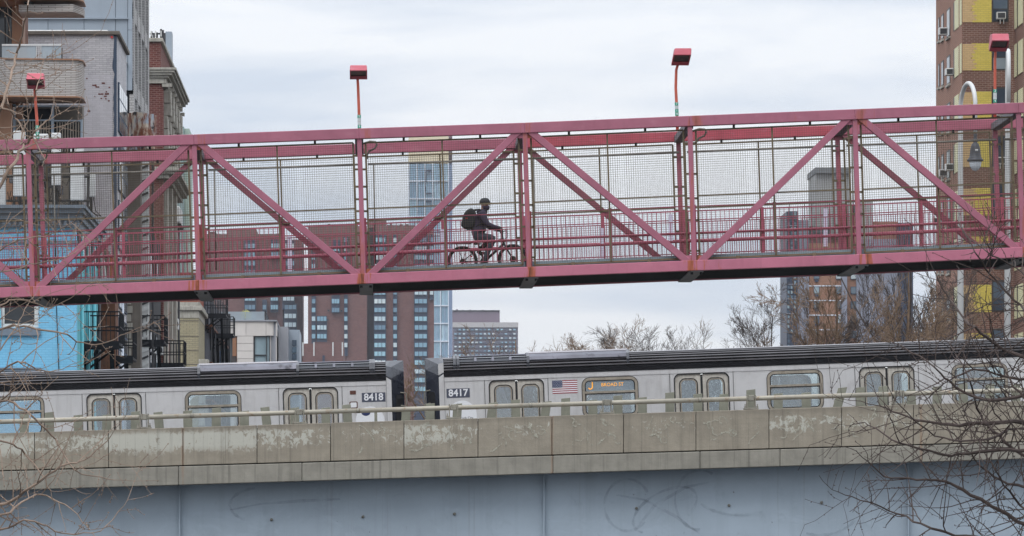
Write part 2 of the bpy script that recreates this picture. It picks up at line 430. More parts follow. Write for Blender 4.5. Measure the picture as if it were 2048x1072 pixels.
# ------------------------------------------------------------------ short posts standing behind the parapet
M_post = mat('weathered green post', A(126, 126, 113), .85, 0, .15, 4, .2, .3)
xs = [48, 100, 157, 213, 270, 320, 376, 432, 489, 535, 590, 652, 697, 752, 811, 860, 913, 981, 1032, 1088, 1131, 1186, 1236, 1285, 1340, 1396, 1447, 1502, 1556, 1613, 1672, 1721, 1766, 1823, 1874, 1927, 1980, 2032]
tilt = {1672: .28, 1088: .16, 981: .13, 697: -.1, 535: -.12, 320: -.1, 811: .05, 913: .06}
FEAT = [(0, 90, 'in front of the window at left edge of train'), (90, 150, 'between left edge window and first door pair'), (150, 295, 'in front of the first door pair of car 8418'),
        (295, 365, 'in front of bare panel after first door pair'), (365, 484, 'in front of the wide window of car 8418'), (484, 555, 'between wide window and second doors of car 8418'),
        (555, 686, 'in front of the doors beside number 8418'), (686, 776, 'below the plate of car 8418'), (776, 886, 'in front of the gap between the cars'), (886, 965, 'below the plate of car 8417'),
        (965, 1100, 'in front of doors left of flag'), (1100, 1160, 'below the flag on car 8417'), (1160, 1277, 'in front of the amber sign window'), (1277, 1338, 'in front of panel right of amber sign window'),
        (1338, 1470, 'in front of the middle doors of car 8417'), (1470, 1530, 'behind the bracket left of plain wide window'), (1530, 1648, 'in front of the plain wide window of car 8417'), (1648, 1712, 'in front of panel before rightmost doors'),
        (1712, 1840, 'in front of the rightmost door pair'), (1840, 3000, 'behind the dark branches at right edge')]
for x in xs:
    h = random.uniform(27, 39) if x not in (752, 811) else 26
    t = tilt.get(x, random.uniform(-.03, .03))
    D2 = DV + .62; z0 = Z(vtop(x) + 10, D2); z1 = Z(vtop(x) - h, D2)
    w = .092 if x not in (752,) else .03
    mb = MB(); c0 = X(x, D2); c1 = c0 + t * (z1 - z0)
    mb.hexa([(c0-w,D2-.05,z0),(c0+w,D2-.05,z0),(c0+w,D2+.05,z0),(c0-w,D2+.05,z0),(c1-w,D2-.05,z1),(c1+w,D2-.05,z1+.02),(c1+w,D2+.05,z1+.02),(c1-w,D2+.05,z1)])
    zz = (z0 + z1) / 2
    mb.box(c0 - w*.4, c0 + w*.4, D2 + .05, D2 + .09, z0 - .3, zz)
    o = mb.build('barrier_post', M_post, bevel=.006)
    for fa, fb, fn in FEAT:
        if fa <= x < fb: break
    same = [q for q in xs if fa <= q < fb]; i_ = same.index(x)
    od = '' if len(same) == 1 else ['leftmost ', 'second from left ', 'third from left ', 'fourth from left '][i_]
    st = 'sharply tilted' if x == 1672 else 'leaning' if x in tilt and abs(tilt[x]) > .09 else 'short'
    lb = ('%s %sgrey green post %s' % (od, '' if st == 'short' and od else st + ' ', fn)).strip()
    tag(o, lb, 'post', 'short posts behind the parapet')

# ================================================================== subway train
DT = 120.0; ST = DT / F
M_steel = NT('brushed stainless'); N = M_steel; N.pr(.40, .4, .5); v = N.coord()
sb = A(210, 209, 208)
c = N.mix(N.remap(N.noise(N.coord((.35, 1, .5)), 2, 4, .5), .3, .7), shade(sb, .93), shade(sb, 1.04))
c = N.mix(N.remap(N.noise(N.coord((5, 5, .5)), 1, 5, .65), .50, .78, 0, .30), c, A(116, 108, 98))
c = N.mix(N.remap(N.noise(v, 1.1, 7, .7), .52, .72, 0, .32), c, A(158, 156, 154))
N.base(c); N.bump(N.noise(N.coord((3, 3, 90)), 2, 2), .04, .004); M_steel = N.mat
M_trim = mat('door steel', A(198, 193, 182), .45, .3, .12, 3, .3, 0, .5, A(120, 100, 80), .3)
M_roof = mat('dark roof metal', A(78, 76, 78), .45, .35, .25, 1.5, 0, .1)  # one dark grey over the whole ribbed roof
M_ridge = mat('roof highlight silver', A(150, 148, 152), .35, .5, .15, 1.5, 0, .05)  # brighter silver that paints the highlight along roof top and hood edge
M_gut = mat('black gutter', (.010, .010, .012), .6, 0, .3, 3, 0, .1, .15)
M_seal = mat('black rubber', (.012, .012, .013), .6, 0, .1, 3, 0, 0)
M_wfr = mat('window frame metal', A(172, 163, 148), .35, .6, .2, 4, .2, .1, .5, A(96, 74, 55), .5)
M_cap = mat('glossy dark end hood', A(44, 47, 56), .2, .1, .25, 2, .25, .05, .7, A(100, 100, 104), .25)
M_hood = mat('polished roof hood', A(100, 100, 108), .35, .6, .25, 1.2, 0, .1, .6, A(30, 28, 32), .8)
M_int = mat('car interior', A(196, 204, 206), .6, 0, .1, 1, 0, 0)
M_intd = mat('car seats', A(150, 160, 175), .6, 0, .2, 1, 0, 0)
N = NT('car glass'); N.pr(.04, 0, .5); N.base((.55, .66, .70))
tr = N.n('ShaderNodeBsdfTransparent'); tr.inputs[0].default_value = (.78, .85, .88, 1)
gl = N.n('ShaderNodeBsdfGlossy'); gl.inputs['Roughness'].default_value = .02
df = N.n('ShaderNodeBsdfDiffuse'); df.inputs[0].default_value = (.5, .58, .62, 1)      # dust film
m1 = N.n('ShaderNodeMixShader'); N.set(m1, 0, N.remap(N.noise(N.coord((1, 1, .6)), 1.3, 1, .4), .3, .75, .06, .22))
N.t.links.new(tr.outputs[0], m1.inputs[1]); N.t.links.new(df.outputs[0], m1.inputs[2])
m2 = N.n('ShaderNodeMixShader'); m2.inputs[0].default_value = .16
N.t.links.new(m1.outputs[0], m2.inputs[1]); N.t.links.new(gl.outputs[0], m2.inputs[2]); N.t.links.new(m2.outputs[0], N.out.inputs[0]); M_glass = N.mat
M_plate = mat('number plate grey', A(74, 78, 92), .5, 0, .08, 3, 0, 0)
M_white = mat('white lettering', A(225, 226, 228), .5, 0, .04, 3, 0, 0)
M_navy = mat('navy print', A(40, 50, 90), .5, 0, .05, 3, 0, 0)
M_blk = mat('black print', A(40, 40, 44), .5, 0, .05, 3, 0, 0)
M_red = mat('flag red', A(150, 62, 72), .5, 0, .06, 3, 0, 0)
M_brn = mat('brown vent', A(92, 58, 48), .6, 0, .1, 3, 0, 0)
N = NT('amber display'); N.pr(.5); N.base((.9, .4, .05)); N.b.inputs['Emission Color'].default_value = (1, .42, .03, 1); N.b.inputs['Emission Strength'].default_value = .55; M_amber = N.mat
N = NT('interior lamp'); N.pr(.5); N.base((.9, .9, .9)); N.b.inputs['Emission Color'].default_value = (.95, 1, 1, 1); N.b.inputs['Emission Strength'].default_value = 8.0; M_tube = N.mat
def rrect(x0, x1, z0, z1, r, n=6, bottom=True):
    pts = []
    cs = [(x1 - r, z1 - r, 0), (x0 + r, z1 - r, 90), (x0 + r, z0 + r, 180), (x1 - r, z0 + r, 270)]
    for cx, cz, a0 in cs:
        if not bottom and a0 >= 180:
            pts.append((x0, z0) if a0 == 180 else (x1, z0)); continue
        for i in range(n + 1):
            a = math.radians(a0 + 90 * i / n); pts.append((cx + r * math.cos(a), cz + r * math.sin(a)))
    return pts
def ring(mb, o, i, y0, y1, m=0):              # frame between two outlines with the same count
    n = len(o)
    vs = [(x, y0, z) for x, z in o] + [(x, y0, z) for x, z in i] + [(x, y1, z) for x, z in o] + [(x, y1, z) for x, z in i]
    fs = []
    for a in range(n):
        b = (a + 1) % n
        fs += [(a, b, n+b, n+a), (2*n+b, 2*n+a, 3*n+a, 3*n+b), (b, a, 2*n+a, 2*n+b), (n+a, n+b, 3*n+b, 3*n+a)]
    mb.add(vs, fs, m); return mb
def plate_hole(mb, x0, x1, z0, z1, hole, y, m=0):    # flat wall piece with a round-cornered hole
    n = len(hole); b0 = len(mb.v)
    cx = sum(p[0] for p in hole) / n; cz = sum(p[1] for p in hole) / n
    outer = []
    for hx, hz in hole:
        dx, dz = hx - cx, hz - cz
        t = min(((x1 - cx) / dx if dx > 1e-9 else (x0 - cx) / dx if dx < -1e-9 else 1e9), ((z1 - cz) / dz if dz > 1e-9 else (z0 - cz) / dz if dz < -1e-9 else 1e9))
        outer.append((cx + dx * t, cz + dz * t))
    vs = [(x, y, z) for x, z in hole] + [(x, y, z) for x, z in outer]
    fs = [(a, (a+1) % n, (a+1) % n + n, a + n) for a in range(n)]
    mb.add(vs, fs, m)
    for cxx, czz in ((x0, z0), (x1, z0), (x1, z1), (x0, z1)):    # corners cut off by the fan
        for a in range(n):
            p, q = outer[a], outer[(a+1) % n]
            onx = lambda t: abs(t[0] - cxx) < 1e-6; onz = lambda t: abs(t[1] - czz) < 1e-6
            if (onx(p) and onz(q) and not onz(p) and not onx(q)) or (onz(p) and onx(q) and not onx(p) and not onz(q)):
                mb.add([(p[0], y, p[1]), (q[0], y, q[1]), (cxx, y, czz)], [(0, 1, 2)], m)
    return mb
WB, HB = 2.95, 2.55                              # body width, height of side below gutter
def car(name, label, x_ref, y_ref, slope, u0, u1, doors, wins, plate, number, logo, side):
    """u0..u1: body along the car in px from x_ref; side = +1 hood at right end, -1 at left end"""
    r = thing('subway_car', label, 'subway car', P(x_ref, y_ref, DT))
    r.rotation_euler = (0, -math.atan(slope), 0)
    k = ST
    def L(mb, n, m, par=r, **kw): return mb.build(n, m, par, local=True, **kw)
    a, b = u0 * k, u1 * k
    fl = -HB
    # ---- side wall with real openings, both sides of the car
    ops = sorted([(d, 'd') for d in doors] + [(w, 'w') for w in wins])
    DW = 57 * k; WW = 56 * k
    wz1, wz0 = -12.5 * k, -90 * k; dz1 = -9.5 * k
    for y, nm in ((0, 'side_panel'), (WB, 'far_side_panel')):
        mb = MB(); cur = a
        for c, t in ops:
            c *= k; h = (DW if t == 'd' else WW); lo, hi = max(c - h, a), min(c + h, b)
            if lo < a + .01 or hi > b - .01: continue
            mb.add([(cur, y, fl), (lo, y, fl), (lo, y, 0), (cur, y, 0)], [(0, 1, 2, 3)])
            if t == 'w': plate_hole(mb, lo, hi, fl, 0, rrect(lo + .02, hi - .02, wz0, wz1, 14 * k), y)
            else: plate_hole(mb, lo, hi, fl, 0, rrect(lo + .02, hi - .02, fl + .12, dz1, 12 * k, 6), y)
            cur = hi
        mb.add([(cur, y, fl), (b, y, fl), (b, y, 0), (cur, y, 0)], [(0, 1, 2, 3)])
        L(mb, nm, M_steel)
    L(MB().box(a, b, -.016, -.002, -9 * k, -1 * k), 'top_rail', M_steel)
    L(MB().box(a, b, .05, WB - .05, fl - .05, fl), 'floor', M_intd)
    L(MB().box(a, b, .05, WB - .05, .0, .04), 'ceiling', M_int)
    for y in (.75, WB - .75):
        L(MB().box(a + .4, b - .4, y - .05, y + .05, -.10, -.03), 'interior_lamp', M_tube)
    for y0 in (.08, WB - .5):
        for w in wins:
            c = w * k
            L(MB().box(c - 1.1, c + 1.1, y0, y0 + .42, fl + .42, fl + .5).box(c - 1.1, c + 1.1, y0 if y0 < 1 else y0 + .36, y0 + .06 if y0 < 1 else y0 + .42, fl + .5, fl + .95), 'bench', M_intd)
    for e, uu in ((-1, a), (1, b)):
        L(MB().box(uu - .02 if e < 0 else uu - .02, uu + .02, .03, WB - .03, fl, .0), 'end_wall', M_cap)
    for w in list(wins) + list(doors):
        c = w * k + .7
        L(MB().tube([(c, 1.45, fl), (c, 1.45, 0)], .02, 6), 'grab_pole', M_wfr)
    # ---- gutter, ribbed roof
    L(MB().box(a, b, -.03, .25, .002, 11 * k), 'gutter', M_gut)
    prof = []; n = 7
    for i in range(n):
        t = i / n; t2 = (i + .5) / n
        for tt, d in ((t, -.02), (t + .03, .05), (t + .075, .05), (t + .10, -.02)):
            z = .135 + .345 * math.sin(tt * math.pi / 2) ; y = .0 + .85 * (1 - math.cos(tt * math.pi / 2))
            prof.append((y - d * (1 - tt * .6), z + d * .25))
    prof.append((.86, .47)); prof += [(WB / 2, .50)]
    full = prof + [(WB - y, z) for y, z in reversed(prof[:-1])]
    full += [(WB, .0), (0, .0)]
    L(MB().prismx(full, a, b), 'roof', M_roof)
    L(MB().prismx([(.55, .44), (.58, .47), (.9, .50), (WB / 2, .53), (WB - .9, .50), (WB - .58, .47), (WB - .55, .44)], a, b), 'roof_crown', M_ridge)
    # ---- long hood and equipment on the roof at this end
    e0, e1, e2, e3 = plate['hood']
    def hoodprof(r0, z0):
        return [(.10, .30), (.06, .36), (.09, .44), (.20, .505), (.5, .535), (1.2, .545), (1.2, .3)]
    L(MB().prismx(hoodprof(0, 0), e0 * k, e1 * k), 'roof_hood', M_hood, smooth=False)
    L(MB().tube([(e0 * k, .3, .525), (e1 * k, .3, .525)], .035, 8), 'hood_edge', M_ridge)  # thin bright tube added to paint the highlight on the hood edge
    eq = L(MB().prismx([(.22, .3), (.16, .36), (.22, .45), (.5, .49), (1.2, .49), (1.2, .3)], e1 * k, e2 * k), 'equipment_tray', M_cap)
    nb = 4
    for i in range(nb + 1):
        u = (e1 + (e2 - e1) * i / nb) * k
        L(MB().prismx([(.13, .31), (.10, .37), (.16, .47), (.5, .525), (1.0, .53), (1.0, .31)], u - .03, u + .03), 'hood_strap', M_hood, eq)
    L(MB().tube([((e1) * k, .2, .49), ((e2) * k, .2, .49)], .028, 6), 'hood_edge', M_hood, eq)
    for u in (e0, e1, e2, e3):
        L(MB().prismx([(.0, .14), (-.01, .3), (.05, .45), (.3, .545), (1.2, .56), (1.2, .14)], u * k - .035, u * k + .035), 'roof_band', M_cap)
    # ---- end hood: chamfered dark cap
    ue = b if side > 0 else a; s = side
    tip = ue + s * 36 * k
    def pt(u, y, z): return (ue + s * u * k, y, z)
    zt = .50; zb = fl
    prof0 = [(-.02, zb), (-.02, .12), (.10, .36), (.42, zt), (WB - .42, zt), (WB - .1, .36), (WB + .02, .12), (WB + .02, zb)]
    p1 = [(-.02, zb), (-.02, .05), (.10, .33), (.42, zt), (WB - .42, zt), (WB - .1, .33), (WB + .02, .05), (WB + .02, zb)]
    p2 = [(.33, zb), (.33, -.10), (.40, .22), (.60, zt + .005), (WB - .6, zt + .005), (WB - .40, .22), (WB - .33, -.10), (WB - .33, zb)]
    mb = MB(); vs = []
    for u, pr in ((.2, prof0), (11, p1), (36, p2)): vs += [pt(u, y, z) for y, z in pr]
    fs = []
    for ring_ in (0, 1):
        for j in range(7): fs.append((ring_*8+j, ring_*8+j+1, ring_*8+8+j+1, ring_*8+8+j))
    fs.append(tuple(range(16, 24)))
    mb.add(vs, fs); L(mb, 'end_hood', M_cap)
    L(MB().add([pt(.5, -.024, zb), pt(10.5, -.024, zb), pt(10.5, -.024, .0), pt(.5, -.024, .08)], [(0, 1, 2, 3)]).add([pt(.5, -.024, zb), pt(10.5, -.024, zb), pt(10.5, -.021, zb), pt(.5, -.021, zb)], [(0, 1, 2, 3)]), 'end_post', M_steel)
    q = lambda u, z: pt(u, -.02 + (u - 11) / 25 * .35 - .012, z)
    L(MB().add([q(19, zb), q(33, zb), q(33, -.42), q(30, -.35), q(21, -.35), q(19, -.42)], [(0, 1, 2, 3, 4, 5)]), 'end_window', M_seal)
    for z in (-.30, -.62, -.95):
        L(MB().tube([pt(28, .22, z), pt(40, .3, z - .02), pt(40, .3, z - .3)], .018, 5), 'safety_gate', M_brk)
    L(MB().tube([pt(36, .34, -1.2), pt(48, .38, -1.12), pt(58, .4, -1.22)], .022, 5), 'safety_chain', M_brk)
    # ---- doors
    for c in doors:
        c *= k; fr = L(MB(), 'door_frame', M_trim) if False else None
        x0, x1 = c - DW, c + DW
        o = rrect(x0 + .02, x1 - .02, fl + .12, dz1, 12 * k); i = rrect(x0 + .045, x1 - .045, fl + .145, dz1 - .028, 10.5 * k)
        fr = L(ring(MB(), o, i, -.012, .02), 'door_seal', M_seal)
        o2 = [(x0 - 6 * k, fl), (x0 - 6 * k, -2 * k), (x1 + 6 * k, -2 * k), (x1 + 6 * k, fl)]
        for xx in (x0 - 7 * k, x1 + 6 * k):
            L(MB().box(xx, xx + .8 * k, -.01, -.001, fl, -3 * k), 'door_pocket_seam', M_seal)
        for s2, nm in ((-1, 'door_leaf'), (1, 'door_leaf')):
            xa, xb = (x0 + .03, c - 2.2 * k) if s2 < 0 else (c + 2.2 * k, x1 - .03)
            hx0, hx1 = (x0 + 12 * k, c - 7.5 * k) if s2 < 0 else (c + 9.5 * k, x1 - 11 * k)
            hole = rrect(hx0 + .012, hx1 - .012, -1.15, dz1 - 10.5 * k, 11 * k)
            mb = plate_hole(MB(), xa, xb, fl + .13, dz1 - .02, hole, .022)
            lf = L(mb, 'door_leaf', M_trim)
            L(ring(MB(), rrect(hx0, hx1, -1.162, dz1 - 9.6 * k, 12 * k), rrect(hx0 + .022, hx1 - .022, -1.14, dz1 - 11.4 * k, 10 * k), .004, .03), 'window_seal', M_seal, lf)
            L(ring(MB(), rrect(hx0 + .023, hx1 - .023, -1.139, dz1 - 11.5 * k, 10 * k), rrect(hx0 + .05, hx1 - .05, -1.11, dz1 - 13.8 * k, 8.5 * k), .010, .03), 'window_rim', M_wfr, lf)
            L(MB().prism(rrect(hx0 + .04, hx1 - .04, -1.12, dz1 - 13 * k, 9 * k), .026, .032), 'pane', M_glass, lf)
        L(MB().box(c - 2.1 * k, c + 2.1 * k, .01, .04, fl + .13, dz1 - .03), 'door_edge_rubber', M_seal, fr)
    # ---- windows
    for w in wins:
        c = w * k; x0, x1 = c - WW, c + WW
        o = rrect(x0 + .008, x1 - .008, wz0 - .01, wz1 + .01, 15 * k)
        wf = L(ring(MB(), o, rrect(x0 + .07, x1 - .07, wz0 + .055, wz1 - .055, 9 * k), -.022, .03), 'window', M_wfr)
        L(ring(MB(), rrect(x0 - .008, x1 + .008, wz0 - .026, wz1 + .026, 16 * k), rrect(x0 + .012, x1 - .012, wz0 - .006, wz1 + .006, 15 * k), -.010, .0), 'gasket', M_seal, wf)
        ring_in = ring(MB(), rrect(x0 + .071, x1 - .071, wz0 + .056, wz1 - .056, 9 * k), rrect(x0 + .095, x1 - .095, wz0 + .075, wz1 - .075, 7 * k), -.006, .03)
        L(ring_in, 'inner_seal', M_seal, wf)
        zm = wz1 - 28 * k
        L(MB().box(x0 + .07, x1 - .07, -.018, .03, zm - .03, zm + .02), 'transom', M_wfr, wf)
        L(MB().box(x0 + .09, x1 - .09, -.008, .03, zm - .055, zm - .0305), 'transom_seal', M_seal, wf)
        L(MB().prism(rrect(x0 + .08, x1 - .08, zm + .021, wz1 - .06, 6 * k), .012, .02), 'pane', M_glass, wf)
        L(MB().prism(rrect(x0 + .08, x1 - .08, wz0 + .06, zm - .056, 6 * k), .012, .02), 'pane', M_glass, wf)
    # ---- number plate, logo
    u0_, v0_, u1_, v1_ = number[1]
    np_ = L(MB().box(u0_ * k, u1_ * k, -.006, -.001, -v1_ * k, -v0_ * k), 'number_plate', M_plate)
    tm = text_mesh(number[0], 19.5 * k, M_white, 'number', .001, True)
    put('number', tm, np_, None, None, True, 0, ((u0_ + u1_) / 2 * k, -.0085, -(v0_ + v1_) / 2 * k))
    lu, lv = logo
    dsc = L(MB().prism([(lu*k + 29*k*math.cos(t*math.pi/18), -lv*k + 29*k*math.sin(t*math.pi/18)) for t in range(36)], -.004, -.001), 'logo_disc', M_white)
    L(MB().prism([(lu*k - 8*k + 9*k*math.cos(t*math.pi/10), -lv*k + 17*k + 6.5*k*math.sin(t*math.pi/10)) for t in range(20)], -.007, -.0045), 'logo_emblem', M_navy, dsc)
    tm = text_mesh('New York City', 6.6 * k, M_blk, 'logo_text', .0006); put('logo_text', tm, dsc, None, None, True, 0, (lu * k + 1 * k, -.0065, -(lv + 6) * k))
    tm = text_mesh('Subway', 6.6 * k, M_blk, 'logo_text', .0006); put('logo_text', tm, dsc, None, None, True, 0, (lu * k - 8 * k, -.0065, -(lv + 13) * k))
    # ---- bogies and underframe below
    L(MB().box(a + .3, b - .3, .2, WB - .2, fl - .35, fl - .06), 'underframe', M_gut)
    for u in (a + 2.4, b - 2.4):
        for du in (-1.0, 1.0):
            L(MB().lathe((u + du, .7, fl - .72), [(.43, 0), (.43, .12)], 18, 0, 'y').lathe((u + du, WB - .82, fl - .72), [(.43, 0), (.43, .12)], 18, 0, 'y'), 'wheel', M_gut)
        L(MB().box(u - 1.5, u + 1.5, .5, .68, fl - .85, fl - .45), 'bogie_frame', M_gut)
    return r, L, k
# left car 8418: reference point right end of body
y8 = 761.0
cA, L, k = car('A', 'silver subway car numbered 8418 on the left', 772, y8, .0290, -860, 0, [-152, -545], [-347, -741],
               {'hood': (-374, -176, -30, -24)}, ('8418', (-49.3, 23.5, -2.2, 42)), (-34, 80), 1)
L(MB().box(-73*k, -61*k, -.008, -.001, -26*k, -18.4*k), 'vent_grille', M_brn, cA)
L(ring(MB(), rrect(-74.5*k, -58*k, -54*k, -40*k, .03), rrect(-72.5*k, -60*k, -52*k, -42*k, .02), -.006, -.001), 'hatch_frame', M_brn, cA)
L(MB().prism(rrect(-72.4*k, -60.1*k, -51.9*k, -42.1*k, .02), -.005, -.001), 'hatch', M_white, cA)
# right car 8417: reference point left end of body
y7 = 754.4
cB, L, k = car('B', 'silver subway car numbered 8417 with flag and amber destination sign', 888, y7, .0352, 0, 1480, [144, 514.5, 885, 1255], [331, 701, 1071, 1400],
               {'hood': (369, 169, 29, 22)}, ('8417', (4, 23.5, 50.4, 42)), (34, 77), -1)
# flag decal
x0, z0 = 216 * k, -41 * k; fw, fh = 50 * k, 26.5 * k
mb = MB()
for i in range(13):
    zt = z0 + fh - i * fh / 13; mb.add([(x0, -.004, zt - fh / 13), (x0 + fw, -.004, zt - fh / 13), (x0 + fw, -.004, zt), (x0, -.004, zt)], [(0, 1, 2, 3)], 0 if i % 2 == 0 else 1)
fl_ = L(mb, 'flag', [M_red, M_white], cB)
L(MB().box(x0, x0 + fw * .4, -.008, -.0045, z0 + fh * 6 / 13, z0 + fh), 'flag_canton', M_navy, fl_)
mb = MB()
for i in range(9):
    for j in range(6 if i % 2 == 0 else 5):
        cx = x0 + fw * .4 * (j + (.5 if i % 2 == 0 else 1)) / 6; cz = z0 + fh * 6 / 13 + (fh * 7 / 13) * (i + .5) / 9
        mb.add([(cx + .009 * math.sin(t * math.pi / 5) * (1 if t % 2 == 0 else .45), -.0095, cz + .009 * math.cos(t * math.pi / 5) * (1 if t % 2 == 0 else .45)) for t in range(10)], [tuple(range(10))])
L(mb, 'flag_stars', M_white, fl_, kind='stuff')
# destination display inside the first window
M_dsp = mat('display glass', A(96, 110, 122), .15, 0, .15, 1, 0, 0, .6)
c0 = 331 * k
dsp = L(MB().box(c0 - 50 * k, c0 + 50 * k, .021, .06, -38 * k, -17 * k), 'destination_display', M_dsp, cB)
L(MB().tube([(c0 - 35*k, .006, -20*k), (c0 - 35*k, .006, -30*k), (c0 - 36.5*k, .006, -33.5*k), (c0 - 40*k, .006, -34.5*k), (c0 - 43*k, .006, -32*k)], 1.1*k, 6), 'route_letter', M_amber, dsp)
put('destination_text', text_mesh('BROAD ST', 9.5 * k, M_amber, 'destination_text', .001), dsp, None, None, True, 0, (c0 + 5 * k, .008, -26.5 * k))
# track bed that carries the train
tb = MB()
zr = lambda x: Z(757 - .033 * (x - 830), DT) - HB - 1.17
tb.hexa([(X(-300, DT), DT - .6, GZ), (X(2400, DT), DT - .6, GZ), (X(2400, DT), DT + 4, GZ), (X(-300, DT), DT + 4, GZ),
         (X(-300, DT), DT - .6, zr(-300)), (X(2400, DT), DT - .6, zr(2400)), (X(2400, DT), DT + 4, zr(2400)), (X(-300, DT), DT + 4, zr(-300))])
trk = tb.build('track_bed', M_fas); trk['kind'] = 'structure'
# ================================================================== pink walkway bridge
DB = 106.0; SB = DB / F; BW = 4.0               # near truss distance, metres per px, width
NX = [-268, 65, 397, 727, 1058, 1388, 1718, 2045, 2372]
NT_ = [288, 279, 269.5, 257.5, 246, 232.3, 219, 206, 193]           # top edge of top chord
NB = [606, 593.5, 581, 568, 554.5, 541.5, 529.5, 515, 502]          # bottom edge of bottom chord
def interp(xs, ys, x):
    for i in range(len(xs) - 1):
        if x <= xs[i+1] or i == len(xs) - 2:
            t = (x - xs[i]) / (xs[i+1] - xs[i]); return ys[i] + t * (ys[i+1] - ys[i])
def bt(x): return interp(NX, NT_, x + 9)
def bb(x): return interp(NX, NB, x)
def BP(px, py, v=0.): return Vector((X(px, DB), DB + v, Z(py, DB)))
def lean(x, py):                                # posts lean with the grade
    return x - 9 * (bb(x) - py) / 310.0
def pink(name, col, rust=.5, period=True):
    N = NT(name); N.pr(.5, 0, .4); v = N.coord(); x, y, z = N.xyz()
    c = N.mix(N.remap(N.noise(v, 1.2, 6, .65), .3, .7), shade(col, .86), shade(col, 1.12))
    c = N.mix(N.remap(N.noise(N.coord((2, 2, 5)), 1.6, 7, .7), .55, .72, 0, .35), c, A(178, 126, 138))   # chalky wear
    c = N.mix(N.remap(N.noise(N.coord((6, 6, .6)), 1, 4, .6), .55, .8, 0, .3), c, shade(col, .45))
    if rust:
        u = N.math('DIVIDE', N.math('SUBTRACT', x, X(NX[1], DB)), X(NX[2], DB) - X(NX[1], DB))
        fr = N.math('ABSOLUTE', N.math('SUBTRACT', N.math('FRACT', N.math('ADD', u, .5)), .5))
        near = N.remap(fr, .0, .10, .34 if rust > .6 else .2, 0)
        q = N.math('ADD', N.noise(N.coord((7, 7, .7), (2.3, 0, 0)), 1.1, 5, .65), near)
        c = N.mix(N.remap(q, .68, .76, 0, rust), c, A(158, 82, 38))
        c = N.mix(N.remap(q, .78, .88, 0, rust), c, A(86, 46, 26))
        q2 = N.noise(v, 11, 5, .7)
        c = N.mix(N.remap(q2, .69, .73, 0, rust * .9), c, A(120, 70, 45))
    N.base(c); N.bump(N.noise(v, 14, 4), .12, .01)
    return N.mat
PK = A(173, 103, 122)
M_pink = pink('faded pink paint', PK, .85)
M_pink2 = pink('pink paint upper', A(156, 94, 111), .5)
M_pinkf = pink('pink paint far truss', A(162, 92, 108), .35)
M_redp = pink('newer red paint', A(172, 76, 88), .15)
M_rail = pink('pink railing paint', A(164, 80, 98), .5)
M_dark = mat('dark deck steel', (.014, .015, .017), .8, 0, .3, 2, .2, .2, .12)
M_grey = mat('grey steel', A(104, 104, 108), .6, .2, .2, 2, .3, .2, .4, A(60, 50, 45), .4)
M_kerb = mat('blue grey kerb plate', A(136, 152, 160), .6, .1, .15, 2, .2, .1)
M_frame = mat('olive brown frame', A(104, 92, 72), .6, .2, .25, 3, .2, .2, .4, A(74, 56, 40), .5)
M_wire = mat('mesh wire', A(84, 76, 64), .7, .1, .2, 2, 0, 0, .2)
M_cond = mat('conduit', A(120, 116, 108), .5, .4, .2, 3, 0, .1, .4, A(90, 70, 50), .5)
br = thing('footbridge', 'long pink steel truss footbridge with wire mesh sides above the train', 'footbridge', BP(1024, 560, 2))
CH = 20.5                                       # chord height px
CW = .2
def chord(f, dy, y, m, nm, ix):
    a, b = NX[ix], NX[ix+1]
    off = 9 if f is NT_ else 0
    p0, p1 = BP(a - off, f[ix] + dy, y), BP(b - off, f[ix+1] + dy, y)
    return MB().beam(p0, p1, CW, CH * SB).build(nm, m, br, bevel=.012)
for i in range(len(NX) - 1):
    chord(NT_, CH / 2, 0, M_pink2 if i % 3 else M_pink2, 'top_chord', i)
    chord(NB, -CH / 2, 0, M_pink, 'bottom_chord', i)
    chord(NT_, CH / 2, BW, M_redp if i in (4, 5) else M_pinkf, 'top_chord', i)
    chord(NB, -CH / 2, BW, M_pinkf, 'bottom_chord', i)
for y, mp_ in ((0, M_pink2), (BW, M_pinkf)):
    s = 1 if y == 0 else -1
    for i, x in enumerate(NX):
        p0, p1 = BP(x, NB[i] - CH + .5, y), BP(x - 8.4, NT_[i] + CH - .5, y)
        MB().beam(p0, p1, .11, 9.5 * SB).build('post', mp_, br, bevel=.008)
        if i < len(NX) - 1:
            top_first = i % 2 == 0              # node on the top chord
            if top_first: a, b = (x - 9 + 16, NT_[i] + CH), (NX[i+1] - 16, NB[i+1] - CH)
            else: a, b = (x + 16, NB[i] - CH), (NX[i+1] - 9 - 16, NT_[i+1] + CH)
            # run the ends into the chords
            d = Vector((b[0] - a[0], b[1] - a[1])).normalized()
            a = (a[0] - d.x * 7, a[1] - d.y * 7); b = (b[0] + d.x * 7, b[1] + d.y * 7)
            MB().beam(BP(a[0], a[1], y), BP(b[0], b[1], y), .13, (13.5 if y == 0 else 12.0) * SB).build('diagonal', mp_, br, bevel=.01)
        # gusset plate at the node
        if i % 2: pts = [(x - 24, NB[i] - CH + .5), (x - 15, NB[i] - CH - 10), (x + 15, NB[i] - CH - 10), (x + 24, NB[i] - CH + .5)]
        else: pts = [(x - 33, NT_[i] + CH - .5), (x - 24, NT_[i] + CH + 10), (x + 6, NT_[i] + CH + 10), (x + 15, NT_[i] + CH - .5)]
        MB().prism([(X(px, DB), Z(py, DB)) for px, py in pts], DB + y - .012, DB + y + .012).build('gusset', M_pink if y == 0 else mp_, br)
